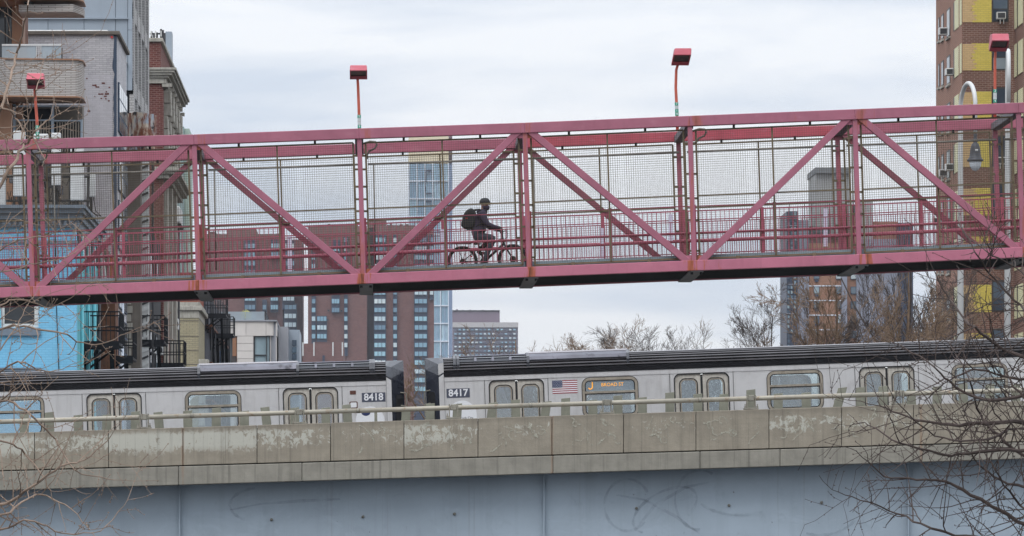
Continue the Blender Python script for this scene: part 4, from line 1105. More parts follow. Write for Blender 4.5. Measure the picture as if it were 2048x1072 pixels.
# ---- aerials on the blue house roof
zr = cz + .66
def aerial(x0, x1, ya, yb, D, label, cables=True):
    r = thing('panel_aerial', label, 'aerial', (X((x0 + x1) / 2, D), D, zr), 'mobile phone aerials on the blue house roof')
    a, b = X(x0, D), X(x1, D)
    bd = MB().box(a, b, D - .1, D + .08, Z(yb, D), Z(ya, D)).build('aerial_panel', M_white2, r, bevel=.03)
    c = (a + b) / 2
    MB().tube([(c, D + .2, zr), (c, D + .2, Z(ya, D) - .1)], .045, 8).build('mast', M_antd, r, True)
    for t in (.2, .8):
        z = Z(ya, D) + (Z(yb, D) - Z(ya, D)) * t
        MB().box(c - .05, c + .05, D + .081, D + .16, z - .04, z + .04).build('clamp', M_antd, r)
    if cables:
        for k in range(4):
            x = a + (b - a) * (k + .6) / 4.4; q = random.uniform(-.4, .4)
            MB().lathe((x, D - .01, Z(yb, D) - .1), [(.02, 0), (.02, .1)], 6).build('connector', M_antd, r)
            MB().tube([(x, D, Z(yb, D) - .1), (x + q * .3, D - .05, Z(yb, D) - .45), (x + q, D + .1, Z(yb, D) - .6), (c + q * .3, D + .22, max(zr + .03, Z(yb, D) - .9))], .013, 5).build('cable', M_iron, r)
aerial(-6, 12, 330, 412, D1 + 2.2, 'white panel aerial at left picture edge on blue house roof')
aerial(27, 51, 262, 393, D1 + 1.6, 'tall white panel aerial left of nearest pink post on the roof')
aerial(103, 122, 266, 371, D1 + 1.8, 'slim white panel aerial high on roof with connectors below')
aerial(141, 168, 292, 401, D1 + 1.2, 'widest white panel aerial standing on right end of blue roof')
aerial(172, 191, 348, 394, D1 + 3.5, 'short white panel aerial beyond right corner of blue roof')
aerial(66, 97, 268, 300, D1 + 4.2, 'low white equipment box aerial just above the bridge chord', False)
fr = thing('aerial_frame', 'dark steel mounting frame with clutter between the white roof aerials', 'frame', (X(100, D1), D1 + 2.6, zr))
for z in (.35, 1.1, 1.7):
    MB().tube([(X(-40, D1), D1 + 2.6, zr + z), (X(170, D1), D1 + 2.6, zr + z)], .04, 6).build('bar', M_antd, fr)
for px in (-30, 15, 60, 84, 95, 128, 136, 165):
    MB().tube([(X(px, D1), D1 + 2.65, zr), (X(px + 3, D1), D1 + 2.65, zr + random.uniform(1.4, 2.3))], .045, 6).build('upright', M_antd, fr)
for k in range(12):
    px = random.uniform(0, 160); z = zr + random.uniform(.1, 1.5)
    MB().box(X(px, D1), X(px, D1) + random.uniform(.12, .4), D1 + 2.35, D1 + 2.55, z, z + random.uniform(.15, .45)).build('radio_unit', random.choice([M_antd, M_antd, M_grey, M_white2]), fr, bevel=.02)
for k in range(16):
    px = random.uniform(-10, 160); x = X(px, D1); z = zr + random.uniform(.3, 1.6); q = random.uniform(-.5, .5)
    MB().tube([(x, D1 + 2.3, z), (x + q * .5, D1 + 2.25, z - .3), (x + q, D1 + 2.3, z - .15), (x + q * 1.3, D1 + 2.4, z - .5)], .014, 5).build('cable', M_iron, fr)
# white triangular sign wall beside the blue house
tw = thing('painted_gable', 'white and black painted triangular gable behind right corner of blue house', 'wall', (X(190, D2), D2, GZ))
MB().prism([(X(x, D2), Z(y, D2)) for x, y in ((176, 404), (186, 428), (200, 462), (214, 566), (214, 605), (176, 605))], D2 + .05, D2 + .3).build('panel', M_whf, tw)
for a in (((178, 412), (181, 600), 2.0), ((190, 450), (188, 600), 1.6), ((197, 470), (203, 590), 2.6), ((184, 430), (199, 520), 1.2)):
    MB().beam(P(a[0][0], a[0][1], D2 + .03), P(a[1][0], a[1][1], D2 + .03), .02, a[2] * D2 / F).build('stripe', M_iron, tw)
wall(tw, 'lower_wall', XS - 2.2, XS + .55, D2 + .31, D2 + 1.5, GZ, Z(600, D2), M_brn2)

# ---- brown timber house behind it
D3 = DX(233)
bh = thing('brown_house', 'narrow brown and orange fronted house squeezed behind the fire escapes', 'house', (XS, D2 + 1.6, GZ))
wall(bh, 'wall', XS - 8, XS, D2 + 1.6, D3 - .02, GZ, Z(480, D2), M_brn2)
for k in range(7):
    y = D2 + 2 + k * (D3 - D2 - 2.4) / 7
    wall(bh, 'pilaster', XS + .001, XS + .08 + .1 * (k % 2), y, y + .35 + .25 * (k % 3), GZ, Z(490, D2), [M_brn2, M_grywall, M_stone, mat('burnt orange panel', A(176, 104, 66), .7, 0, .2, 3, .3, .2)][k % 4] if k < 4 else M_brn2)
# ---- white brick building
D4 = DX(253)
wb = thing('white_brick_building', 'weathered white brick building with navy painted corner and exposed red bricks', 'building', (X(140, D3), D3, GZ))
ztw = Z(70, D3)
xl3 = X(-60, D3); xc = XS
wall(wb, 'side_wall', xl3, XS - .05, D3, D3 + .4, GZ, ztw, M_wbr)
wall(wb, 'core', xl3, XS - .2, D3 + .401, D4, GZ, ztw - .05, M_grywall)
wall(wb, 'street_front', XS - .199, XS, D3 + .402, D4, GZ, ztw - .01, M_wbr)
for k, (a, b, c, d) in enumerate(((-60, 238, 62, 70.5),)):
    wall(wb, 'coping', X(a, D3), XS + .12, D3 - .1, D4 + .1, Z(d, D3) + .003, Z(c, D3), M_grywall, bevel=.03)
# navy painted corner, ragged edge
rr = random.Random(3); pts = [(233.4, 68)]; 
edge = []
for k in range(60):
    y = 68 + k * 11.5; edge.append((226.5 + rr.uniform(-1.6, 1.6) + (1.5 if k % 7 < 3 else 0), y))
MB().prism([(X(233.3, D3), Z(68.6, D3)), (X(233.3, D3), Z(752, D3))] + [(X(x, D3), Z(max(68.6, y), D3)) for x, y in reversed(edge)], D3 - .02, D3 - .003).build('painted_corner', M_navyp, wb)
# bricks showing where the paint has gone
M_rb = mat('bare red brick', A(104, 58, 50), .9, 0, .2, 5, 0, .3)
for cx, cy, w in ((166, 170, 4), (174, 157, 3), (189, 170.5, 9), (195, 174, 8), (207, 166.5, 7), (219, 174.5, 4), (202, 188, 11), (214, 188, 9), (213, 183.5, 3), (211, 192.5, 6), (203, 197, 4), (212, 197.5, 3), (218, 202, 4), (178, 222.5, 6), (167, 205, 3), (190, 193, 2)):
    n = max(1, int(w / 4))
    for j in range(n):
        x = cx - w / 2 + j * w / n
        MB().box(X(x, D3), X(x + w / n - .4, D3), D3 - .02, D3 + .02, Z(cy + rr.uniform(1.0, 1.7), D3), Z(cy - rr.uniform(1.0, 1.7), D3)).build('brick', M_rb, wb)
wall(wb, 'render_band', X(166, D3), X(224, D3), D3 - .012, D3 - .002, Z(330, D3), Z(150, D3), brick('whitewashed brick', A(196, 194, 198), A(188, 186, 190), A(178, 176, 180), .26, .072, .12, .8, .008, .2, A(170, 166, 168), .35))
o = MB().box(X(221.5, D3), X(226, D3), D3 - .05, D3 - .021, Z(76.5, D3), Z(72, D3)).build('red_sign', mat('red sign', A(196, 60, 60), .5, 0, .1, 2, 0, 0), wb)
# steel windows and panels on its street front
for k in range(5):
    z1 = Z(160 + k * 118, D3); z0 = Z(160 + k * 118 + 98, D3)
    w = MB().box(XS + .001, XS + .06, D3 + .8, D4 - .5, z0, z1).build('window', M_navyp, wb)
    for j in range(4):
        y = D3 + .9 + j * (D4 - D3 - 1.5) / 4
        for q in range(3):
            zz = z0 + (z1 - z0) * (q + .06) / 3
            MB().box(XS + .061, XS + .066, y, y + (D4 - D3 - 1.5) / 4 - .12, zz, zz + (z1 - z0) / 3 * .88).build('pane', M_stgl, w)
rl = thing('roof_rail', 'thin white pipe guard rail on the white brick roof', 'railing', (X(140, D3), D3 + 1.5, ztw))
zz = Z(53, D3)
MB().tube([(X(-40, D3), D3 + 1.5, zz), (X(210, D3), D3 + 1.5, zz), (X(214, D3), D3 + 1.5, zz - .12), (X(214, D3), D3 + 1.5, ztw)], .035, 7).build('rail', M_white2, rl, True)
for px in (20, 66, 115, 160):
    MB().tube([(X(px, D3), D3 + 1.5, ztw), (X(px, D3), D3 + 1.5, zz)], .028, 6).build('post', M_white2, rl, True)
# ---- balcony block at the left edge
DBk = D1 + 13.0
bc = thing('balcony_block', 'apartment block with curved white brick balconies and copper trim at upper left', 'apartment block', (X(20, DBk), DBk, GZ))
wall(bc, 'wall', X(-200, DBk), X(22, DBk), DBk + 1.2, DBk + 8, GZ, Z(-160, DBk), M_brn2)
wall(bc, 'pier', X(20, DBk), X(41, DBk), DBk + .9, DBk + 2.2, GZ, Z(-160, DBk), M_cop)
for px in (4, 11):
    wall(bc, 'window_mullion', X(px, DBk), X(px + 2, DBk), DBk + 1.05, DBk + 1.199, Z(115, DBk), Z(-100, DBk), M_antd)
wall(bc, 'window', X(-60, DBk), X(18, DBk), DBk + 1.15, DBk + 1.198, Z(128, DBk), Z(-20, DBk), M_dkgl)
def balcony(ytop, ybot):
    D = DBk
    plan = [(X(-60, D), D - 3.0), (X(18, D), D - 1.3), (X(150, D), D - 1.0)]
    for k in range(8):
        a = math.radians(-90 + 90 * k / 7); plan.append((X(152, D) + .24 * math.cos(a), D - .2 + .8 * math.sin(a)))
    plan.append((X(165, D), D + 1.1)); plan.append((X(-60, D), D + 1.1))
    z1, z0 = Z(ytop, D), Z(ybot, D)
    # wall follows the outline
    bw_ = MB().prismz(plan, z0, z1).build('balcony', M_balc, bc)
    def off(p, d):
        cx, cy = X(60, D), D + .5
        return [(x + (d if x > cx else -d), y - d) if y < D + 1 else (x + (d if x > cx else -d), y) for x, y in p]
    MB().prismz(off(plan, .06), z1 + .002, z1 + .05).build('balcony_trim', M_cop, bw_)
    MB().prismz(off(plan, .05), z0 - .05, z0 - .002).build('balcony_trim', M_cop, bw_)
    return bw_, z1, z0
b1, z1, z0 = balcony(127, 198)
gls = NT('balcony glass'); gls.pr(.05, 0, .5); gls.base((.5, .56, .6)); tr = gls.n('ShaderNodeBsdfTransparent'); tr.inputs[0].default_value = (.8, .86, .88, 1); ms = gls.n('ShaderNodeMixShader'); ms.inputs[0].default_value = .45
gls.t.links.new(tr.outputs[0], ms.inputs[1]); gls.t.links.new(gls.b.outputs[0], ms.inputs[2]); gls.t.links.new(ms.outputs[0], gls.out.inputs[0]); M_bgl = gls.mat
zt_ = Z(95, DBk)
for x0, x1 in ((8, 38), (38.6, 76), (86, 114), (114.6, 126)):
    g_ = MB().box(X(x0, DBk), X(x1, DBk), DBk - .9, DBk - .88, z1 + .08, zt_ - .04).build('glass_panel', M_bgl, bc)
MB().box(X(8, DBk), X(126.5, DBk), DBk - .93, DBk - .85, zt_ - .038, zt_ + .02).build('handrail', M_white2, bc)
for x in (76.6, 81, 85): wall(bc, 'rail_post', X(x, DBk), X(x + 1.2, DBk), DBk - .93, DBk - .86, z1 + .072, zt_ - .04, M_white2)
ch = wall(bc, 'terrace_screen', X(110, DBk), X(126, DBk), DBk - .3, DBk - .2, z1 + .08, zt_ - .05, M_antd)
b2, q1, q0 = balcony(-70, 4)
for px, py in ((53, 13), (60, 21), (52, 9)):
    wall(bc, 'soffit_fitting', X(px, DBk), X(px + 8, DBk), DBk - .7, DBk - .2, q0 - .2, q0 - .072, M_antd)
MB().prismz([(X(41, DBk), DBk - .8), (X(150, DBk), DBk - .95), (X(166, DBk), DBk + .2), (X(166, DBk), DBk + 1.0), (X(41, DBk), DBk + 1.0)], Z(29.5, DBk), q0 - .18).build('soffit', M_balc, bc)
# lower storey with white frames and slatted screens
wall(bc, 'recess_wall', X(22, DBk), X(160, DBk), DBk + 1.3, DBk + 2.2, GZ, z0 - .09, M_grywall)
wall(bc, 'opening_shade_sheet', X(28, DBk), X(100, DBk), DBk + 1.2, DBk + 1.29, Z(240, DBk), Z(211, DBk), M_iron)  # solid black sheet that paints the shade inside the opening
for x0, x1, y0, y1 in ((23, 28.5, 205, 290), (100, 105.5, 209, 290), (23, 163, 207.5, 210.5), (28.6, 99.9, 236, 238.5), (105.6, 161, 237, 239.5), (159, 163, 236, 290)):
    wall(bc, 'screen_frame', X(x0, DBk), X(x1, DBk), DBk + .55 + .01 * (x0 % 3), DBk + .7, Z(y1, DBk), Z(y0, DBk), M_gpan)
for k in range(25):
    x = 29.5 + k * 5.4
    if 98 < x < 106: continue
    wall(bc, 'slat', X(x, DBk), X(x + 2.6, DBk), DBk + .6, DBk + .66, Z(300, DBk), Z(239, DBk), mat('slat taupe', A(128, 118, 106), .7, 0, .1, 2, .1, 0) if k == 0 else bpy.data.materials['slat taupe'])
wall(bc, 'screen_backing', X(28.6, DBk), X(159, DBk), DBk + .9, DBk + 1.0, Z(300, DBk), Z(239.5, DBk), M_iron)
wall(bc, 'brown_panel', X(-60, DBk), X(22.9, DBk), DBk + .3, DBk + 1.1, GZ, z0 - .1, M_cop)
# ---- grey clad tower
D5, D6 = DX(265), DX(295)
gt = thing('grey_tower', 'tall grey metal clad tower with ribbed pale brick street front', 'tower', (X(150, D5), D5, GZ))
ztop = Z(-120, D5)
zlow = Z(181, D5)
wall(gt, 'core', X(-40, D5), XS - .3, D5 + .1, D6, GZ, ztop, M_gpan2)
cols = [-40, 96, 168, 231, 255.5]
rows = [-120, 37, 181]
for i in range(len(cols) - 1):
    for j in range(len(rows) - 1):
        MB().box(X(cols[i] + .5, D5), X(cols[i+1] - .5, D5), D5 + rr.uniform(-.006, .006), D5 + .099, Z(rows[j+1] - .4, D5), Z(rows[j] + .4, D5)).build('cladding_panel', M_gpan, gt)
for y0, y1 in ((-120, 60), (60.5, 181)):
    MB().box(X(256, D5), X(264.6, D5), D5 - .03, D5 + .099, Z(y1 - .3, D5), Z(y0, D5)).build('cladding_panel', M_gpan, gt)
MB().box(X(42, D5), X(256, D5), D5 - .12, D5 - .03, Z(38.5, D5), Z(36, D5)).build('ledge', M_gpan, gt)
MB().box(X(245, D5), X(262, D5), D5 + .3, D5 + .5, GZ, Z(181.4, D5)).build('cladding_panel', M_gpan, gt)
wall(gt, 'lamp_arm', X(250, D5), X(255, D5), D5 - .5, D5 - .04, Z(127, D5), Z(126, D5), M_white2)
# street front: brick fins, spandrels, deep windows
wall(gt, 'front_backing', XS - .299, XS - .12, D5 + .1, D6, GZ, ztop, M_iron)
flo = [Z(176 - 150 * k, D5) for k in range(-6, 4)]
for z in flo: wall(gt, 'spandrel', XS - .119, XS + .02, D5 + .1, D6, z - .22, z + .38, M_lbr)
nf = 5
for k in range(nf):
    y = D5 + .1 + k * (D6 - D5 - .6) / (nf - 1)
    wall(gt, 'brick_fin', XS - .119, XS + .05, y, y + (.9 if k in (0, nf-1) else .62), GZ, ztop, M_lbr)
for z in flo[:-1]:
    for k in range(nf - 1):
        y = D5 + .1 + k * (D6 - D5 - .6) / (nf - 1) + .7
        MB().box(XS - .118, XS - .1, y, y + 1.3, z + .4, z + 2.5).build('window', M_blgl, gt)
# ---- red brick building with heavy cornice
D7, D8 = DX(324), DX(352)
rb = thing('corniced_building', 'dark red brick building with heavy pale stone cornice and carved brackets', 'building', (XS, D7, GZ))
def Z7(y): return Z(y, D7)
xl7 = X(200, D7)
wall(rb, 'wall', xl7, XS - .02, D7, D8, GZ, Z7(152), M_rbr)
pa = wall(rb, 'attic_wall', xl7, XS - .06, D7 + .02, D8, Z7(150), Z7(84), M_rbr)
MB().box(xl7, XS + .05, D7 - .1, D8 + .2, Z7(84) + .002, Z7(76)).build('attic_coping', M_stone, pa, bevel=.03)
for k, (y1, y0, pj_) in enumerate(((136.5, 141, .62), (141.2, 146, .54), (146.2, 151, .44), (151.2, 156, .30), (156.2, 167, .18))):
    wall(rb, 'cornice', XS - .6 - .0 * k, XS + pj_, D7 - pj_ * .7, D8 + .3, Z7(y0), Z7(y1), M_stone)
    wall(rb, 'cornice_return', xl7, XS - .601, D7 - pj_ * .35, D7 - .001, Z7(y0 - 6), Z7(y1 - 8), M_stone)
for k in range(7):
    y = D7 - .1 + k * (D8 - D7) / 6.3
    wall(rb, 'modillion', XS + .01, XS + .42, y, y + .32, Z7(174), Z7(167.2), M_stone)
for k in range(5):
    y = D7 + 1.2 + k * (D8 - D7 - 1.6) / 4.4
    z1 = Z7(176)
    mb = MB()
    for q in range(7):
        zz = z1 - q * .55; pr_ = .34 - .035 * q + .06 * math.sin(q * 2.1)
        mb.box(XS + .0, XS + pr_, y + .04 * (q % 2), y + .9 - .04 * (q % 3), zz - .54, zz)
    mb.build('carved_bracket', M_stone, rb, bevel=.04)
    w = MB().box(XS + .002, XS + .03, y + 1.1, y + 2.3, Z7(330), Z7(215)).build('window', M_whf, rb)
    MB().box(XS + .031, XS + .036, y + 1.2, y + 2.2, Z7(325), Z7(220)).build('pane', M_blgl, w)
# lower moulded cornice and storeys
for k, (y1, y0, pj_) in enumerate(((335, 341, .7), (341.3, 348, .52), (348.3, 357, .3))):
    wall(rb, 'lower_cornice', XS - .3, XS + pj_, D7 - pj_ * .6, D8 + .2, Z7(y0), Z7(y1), M_stone)
for k in range(3):
    y = D7 + .6 + k * 4.6
    wall(rb, 'stone_pilaster', XS + .003, XS + .22, y, y + 1.0, GZ, Z7(357.3), M_stone)
wall(rb, 'red_render', XS + .0025, XS + .12, D7 + 1.8, D7 + 4.4, GZ, Z7(560), M_red2)
wall(rb, 'corner_quoin', XS - .019, XS + .06, D7 - .03, D7 + .5, GZ, Z7(180), M_rbr)
# shiny roof box with masts
ab = thing('roof_cabinet', 'tall grey cabinet with small masts on roof behind the red brick attic', 'cabinet', (X(340, D8), D8 - 3, Z7(84)))
DA = D8 - 4
MB().box(X(331, DA), X(343.5, DA), DA, DA + 1.2, Z(124, DA), Z(63, DA)).build('cabinet', M_gpan, ab)
for px, h in ((322, 58), (326, 60), (303, 63), (329, 66), (308, 66), (314, 65)):
    MB().tube([(X(px, DA), DA, Z(90, DA)), (X(px, DA), DA, Z(h, DA))], .05, 6).build('mast', M_antd, ab, True)
MB().box(X(300, DA), X(329, DA), DA - .05, DA + .05, Z(69, DA), Z(66, DA)).build('crossbar', M_antd, ab)
for px in (301, 310, 321): MB().box(X(px, DA), X(px + 2.5, DA), DA - .1, DA + .1, Z(73, DA), Z(62, DA)).build('small_aerial', M_white2, ab)
# ---- rusty painted tank on a low roof
D9 = D4 + 2.5
N = NT('rusty painted sheet'); N.pr(.7, .1, .3); v = N.coord()
c = N.mix(N.remap(N.noise(v, 1.4, 5, .6), .4, .55), A(150, 160, 170), A(190, 176, 158))
c = N.mix(N.remap(N.noise(N.coord((3, 3, .8)), 1.6, 6, .7), .44, .55, 0, .95), c, A(112, 58, 34))
c = N.mix(N.remap(N.noise(v, 2.2, 5, .7), .56, .62), c, A(34, 34, 38)); N.base(c); M_rust = N.mat
tk = thing('rusted_hoarding', 'curved rusty painted metal sheet standing on a low roof', 'metal sheet', (X(280, D9), D9, Z(330, D9)))
vs = []; n = 12
for k in range(n + 1):
    t = k / n; px = 250 + 62 * t; yy = D9 - 1.6 * math.sin(t * 2.4)
    top = 228 + (0 if t < .1 else 8 * t) + rr.uniform(-1.5, 1.5)
    vs += [(X(px, D9), yy, Z(330, D9)), (X(px, D9), yy, Z(top, D9))]
MB().add(vs, [(2*i, 2*i+2, 2*i+3, 2*i+1) for i in range(n)]).build('sheet', M_rust, tk).modifiers.new('s', 'SOLIDIFY').thickness = .06
for px in (256, 280, 305): MB().beam((X(px, D9), D9 + .1, GZ), (X(px, D9), D9 + .1, Z(250, D9)), .08, .08).build('post', M_antd, tk)
# ---- houses further along the row
def row_house(name, label, pa_, pb_, ytop, m, wins=0, mw=None):
    a, b = DX(pa_), DX(pb_); r = thing(name, label, 'house', (XS, a, GZ))
    wall(r, 'wall', XS - 7, XS - .01, a, b - .05, GZ, Z(ytop, a), m)
    for j in range(wins):
        for zz in range(4):
            y = a + .8 + j * (b - a - 1) / wins; z = Z(740, a) + zz * 3.1
            if z + 1.8 > Z(ytop, a): continue
            w = MB().box(XS - .009, XS + .05, y, y + 1.2, z, z + 1.7).build('window', mw or M_whf, r)
            MB().box(XS + .051, XS + .056, y + .1, y + 1.1, z + .1, z + 1.6).build('pane', M_blgl, w)
    return r
# tan brick and stone house seen end on
D10 = DX(397)
sh = thing('tan_brick_house', 'tan brick house with stone bands and a red brick top beside fire escape', 'house', (XS, D10, GZ))
def Z10(y): return Z(y, D10)
x0 = X(300, D10); x1 = XS
wall(sh, 'wall', x0, x1, D10, D10 + 9, GZ, Z10(636), M_tan)
wall(sh, 'upper_wall', x0, x1 - .05, D10, D10 + 9, Z10(604), Z10(545), brick('orange red brick', A(150, 74, 54), A(136, 64, 48), A(140, 110, 96), .3, .1, .2, .85, .014, .2))
wall(sh, 'stone_band', x0, x1 + .18, D10 - .15, D10 + 9.1, Z10(621), Z10(612), M_stone, bevel=.03)
wall(sh, 'stone_band', x0, x1 + .06, D10 - .06, D10 + 9.05, Z10(611.8), Z10(604.2), M_stone)
wall(sh, 'stone_frieze', x0, x1 + .02, D10 - .03, D10 + 9, Z10(635.8), Z10(621.2), M_stone)
for y in (641, 672, 700, 728): wall(sh, 'joint_band', x0, x1 + .02, D10 - .02, D10 - .001, Z10(y + 1), Z10(y), M_grywall)
for k in range(20):
    w = .18 + .16 * (k % 2) + rr.uniform(0, .1); z = GZ + k * .58
    if z > Z10(640): break
    wall(sh, 'quoin', XS + .001, XS + w + .1, D10 - .02, D10 + .9 + (k % 2) * .5, z, z + .56, M_stone, bevel=.03)
for k in range(3):
    pass
# dark netted building after it
D11 = DX(445)
dk_ = thing('netted_building', 'dark grey building wrapped in scaffold netting beside the tan house', 'building', (XS, D10 + 9, GZ))
M_net = mat('dark netting', A(74, 76, 84), .9, 0, .25, 2, .4, .3)
wall(dk_, 'wall', XS - 6, XS + .0, D10 + 9.2, D11, GZ, Z(560, D10), M_net)
for k in range(9):
    y = D10 + 9.6 + k * 3.2
    MB().tube([(XS + .35, y, GZ), (XS + .35, y, Z(548, D10))], .035, 6).build('scaffold_pole', M_antd, dk_, True)
for z in (8, 10, 12): wall(dk_, 'scaffold_board', XS + .01, XS + .4, D10 + 9.4, D11, z, z + .12, M_brn2)
wall(dk_, 'corner_post', XS + .02, XS + .5, D11 - 1.2, D11 - .6, GZ, Z(556, D10), M_antd)
tp = thing('blue_tarp', 'bunched blue tarpaulin hanging by the scaffold poles', 'tarpaulin', (X(422, D11 - 6), D11 - 7, 8))
mb = MB(); cx, cz_ = X(424, D11 - 7), Z(706, D11 - 7)
vs = []; 
for i in range(9):
    for j in range(12):
        a = 2 * math.pi * j / 12; t = i / 8
        rad = (.2 + .34 * math.sin(math.pi * min(1, t * .9 + .1))) * (1 + .25 * math.sin(3 * a + i)) 
        vs.append((cx + rad * math.cos(a) + rr.uniform(-.05, .05), D11 - 7 + rad * .7 * math.sin(a), cz_ - .9 + 1.9 * t + rr.uniform(-.05, .05)))
mb.add(vs, [(i*12+j, i*12+(j+1) % 12, (i+1)*12+(j+1) % 12, (i+1)*12+j) for i in range(8) for j in range(12)] + [tuple(range(96, 108))])
mb.build('sheet', mat('blue tarpaulin', A(36, 84, 128), .6, 0, .35, 4, 0, .6), tp)
MB().tube([(cx, D11 - 6.8, cz_ - .9), (cx, D11 - 6.8, GZ)], .05, 6).build('pole', M_antd, tp)
# air conditioners, ducts on the street fronts
def ac(px, py, w, h, D, label):
    r = thing('air_conditioner', label, 'air conditioner', (X(px, D), D, Z(py + h / 2, D)), 'air conditioners on the old street fronts')
    a, b, z0, z1 = X(px - w / 2, D), X(px + w / 2, D), Z(py + h / 2, D), Z(py - h / 2, D)
    MB().box(a, b, D, D + .7, z0, z1).build('case', M_white2, r, bevel=.03)
    MB().lathe(((a + b) / 2 - .04, D - .012, (z0 + z1) / 2), [((z1 - z0) * .36, 0), ((z1 - z0) * .36, .011)], 14, 0, 'y').build('fan_guard', M_antd, r)
    MB().box(a - .5, a - .001, D + .1, D + .16, z0 + .02, z0 + .08).build('arm', M_antd, r)
    return r
ac(327, 607, 16, 14, 214, 'upper white air conditioner cluster above the third fire escape')
ac(351, 648, 12, 22, 226, 'tall white air conditioner beside the tan brick wall')
ac(340, 632, 9, 18, 221, 'white air conditioner between two others on the red front')
ac(320, 700, 12, 20, 206, 'white meter cabinet below the third fire escape')
ac(306, 703, 10, 8, 201, 'small white box under the third fire escape platform')
M_shiny = mat('bright zinc pipe', A(178, 184, 194), .3, .5, .1, 3, .2, .05)
dp = thing('zinc_downpipe', 'bright zinc downpipe with square hopper between two fire escapes', 'downpipe', (X(245, 176), 176, GZ))
MB().tube([(X(245, 176), 175.8, GZ), (X(245, 176), 175.8, Z(590, 176))], .065, 10).build('pipe', M_shiny, dp, True)
MB().box(X(241, 176), X(249, 176), 175.6, 175.75, Z(647, 176), Z(627, 176)).build('hopper', M_shiny, dp, bevel=.01)
cd = thing('chimney_duct', 'grey brown chimney breast rising behind the walkway mesh', 'chimney', (X(262, 182), 182, GZ))
wall(cd, 'breast', X(254, 182), X(281, 182), 182, 183.2, GZ, Z(300, 182), M_grywall)
for k in range(9): wall(cd, 'quoin', X(254, 182), X(254 + 8 + 3 * (k % 2), 182), 181.9, 181.999, Z(745 - 17 * k, 182), Z(731 - 17 * k, 182), M_stone)
ft = thing('ribbed_flue', 'silver ribbed square flue running up the grey tower front', 'flue', (X(290, 186), 186, GZ))
wall(ft, 'flue', X(282, 186), X(297.5, 186), 186, 186.4, GZ, Z(300, 186), M_white2)
for k in range(62):
    z = GZ + .4 + k * .26
    MB().beam((X(282.5, 186), 185.96, z), (X(297, 186), 185.96, z + .12), .05, .08).build('rib', M_antd if k % 2 else M_white2, ft)
wt = thing('water_heater', 'white rooftop tank box behind the walkway mesh near fourth post', 'tank', (X(330, 230), 230, Z(470, 230)))
MB().box(X(297, 230), X(360, 230), 230, 233, Z(446, 230), Z(412, 230)).build('tank', M_white2, wt, bevel=.08)
for px in (302, 355): MB().box(X(px, 230), X(px + 4, 230), 230.2, 230.5, GZ, Z(446.2, 230)).build('leg', M_antd, wt)
MB().box(X(297, 230), X(362, 230), 229.8, 233, Z(452, 230), Z(447.5, 230)).build('platform', M_iron, wt)
sd = row_house('dark_front_house', 'dark fronted house under white tank behind the walkway mesh', 296.5, 322, 455, M_iron, 2, M_antd)  # near-black material over the whole house wall
# ---- fire escapes
def fire_escape(D, py, depth, label, wide, brace=True, h=.95):
    z = Z(py, D); x0, x1 = XS + .03, XS + depth
    r = thing('fire_escape', label, 'fire escape', (XS, D, z), 'black iron fire escapes')
    pl = MB().box(x0, x1, D, D + wide, z - .1, z - .04).build('platform', M_iron, r)
    n = 10
    for k in range(n): MB().box(x0 + (x1 - x0) * k / n, x0 + (x1 - x0) * (k + .55) / n, D - .02, D + wide + .02, z - .035, z + .02).build('slat', M_iron, pl)
    MB().box(x0, x1, D - .03, D - .001, z - .24, z + .03).build('edge_beam', M_iron, r)
    for t in (.5, 1.0):
        MB().beam((x0, D, z + h * t), (x1, D, z + h * t), .042, .042).build('rail', M_iron, r)
        MB().beam((x1, D, z + h * t), (x1, D + wide, z + h * t), .042, .042).build('rail', M_iron, r)
        MB().beam((x0, D + wide, z + h * t), (x1, D + wide, z + h * t), .042, .042).build('rail', M_iron, r)
    for k in range(9):
        x = x0 + (x1 - x0) * k / 8
        for y in (D, D + wide): MB().beam((x, y, z), (x, y, z + h), .022, .022).build('baluster', M_iron, r)
    for k in range(1, 12):
        y = D + wide * k / 12; MB().beam((x1, y, z), (x1, y, z + h), .035, .035).build('baluster', M_iron, r)
    if brace:
        for y in (D + .1, D + wide - .1):
            MB().beam((x1 - .3, y, z - .1), (x0, y, z - .75), .05, .07).build('brace', M_iron, r)
            MB().beam((x0 + .03, y, z - .9), (x0 + .03, y, z - .1), .05, .08).build('wall_bracket', M_iron, r)
    # stair down to the next landing
    for dy in (0, .5):
        MB().beam((x0 + .35 + dy, D + .3, z - .1), (x0 + .35 + dy, D + wide - .3, z - 2.6), .03, .14).build('stringer', M_iron, r)
    return r
fire_escape(153, 684, 1.15, 'black fire escape nearest the blue house with long railing', 2.6)
fire_escape(162, 713, 1.12, 'lower black fire escape in front of zinc downpipe', 2.6)
fire_escape(186, 681, 1.12, 'black fire escape in front of the ribbed silver flue', 3.2)
fire_escape(204, 727, 1.15, 'low black fire escape with bowed railing by red front', 2.8, False)
fire_escape(262, 628, 1.15, 'distant black fire escape high beside the netted building', 3.0)
fire_escape(270, 668, 1.3, 'distant black fire escape below another beside netted building', 3.0)
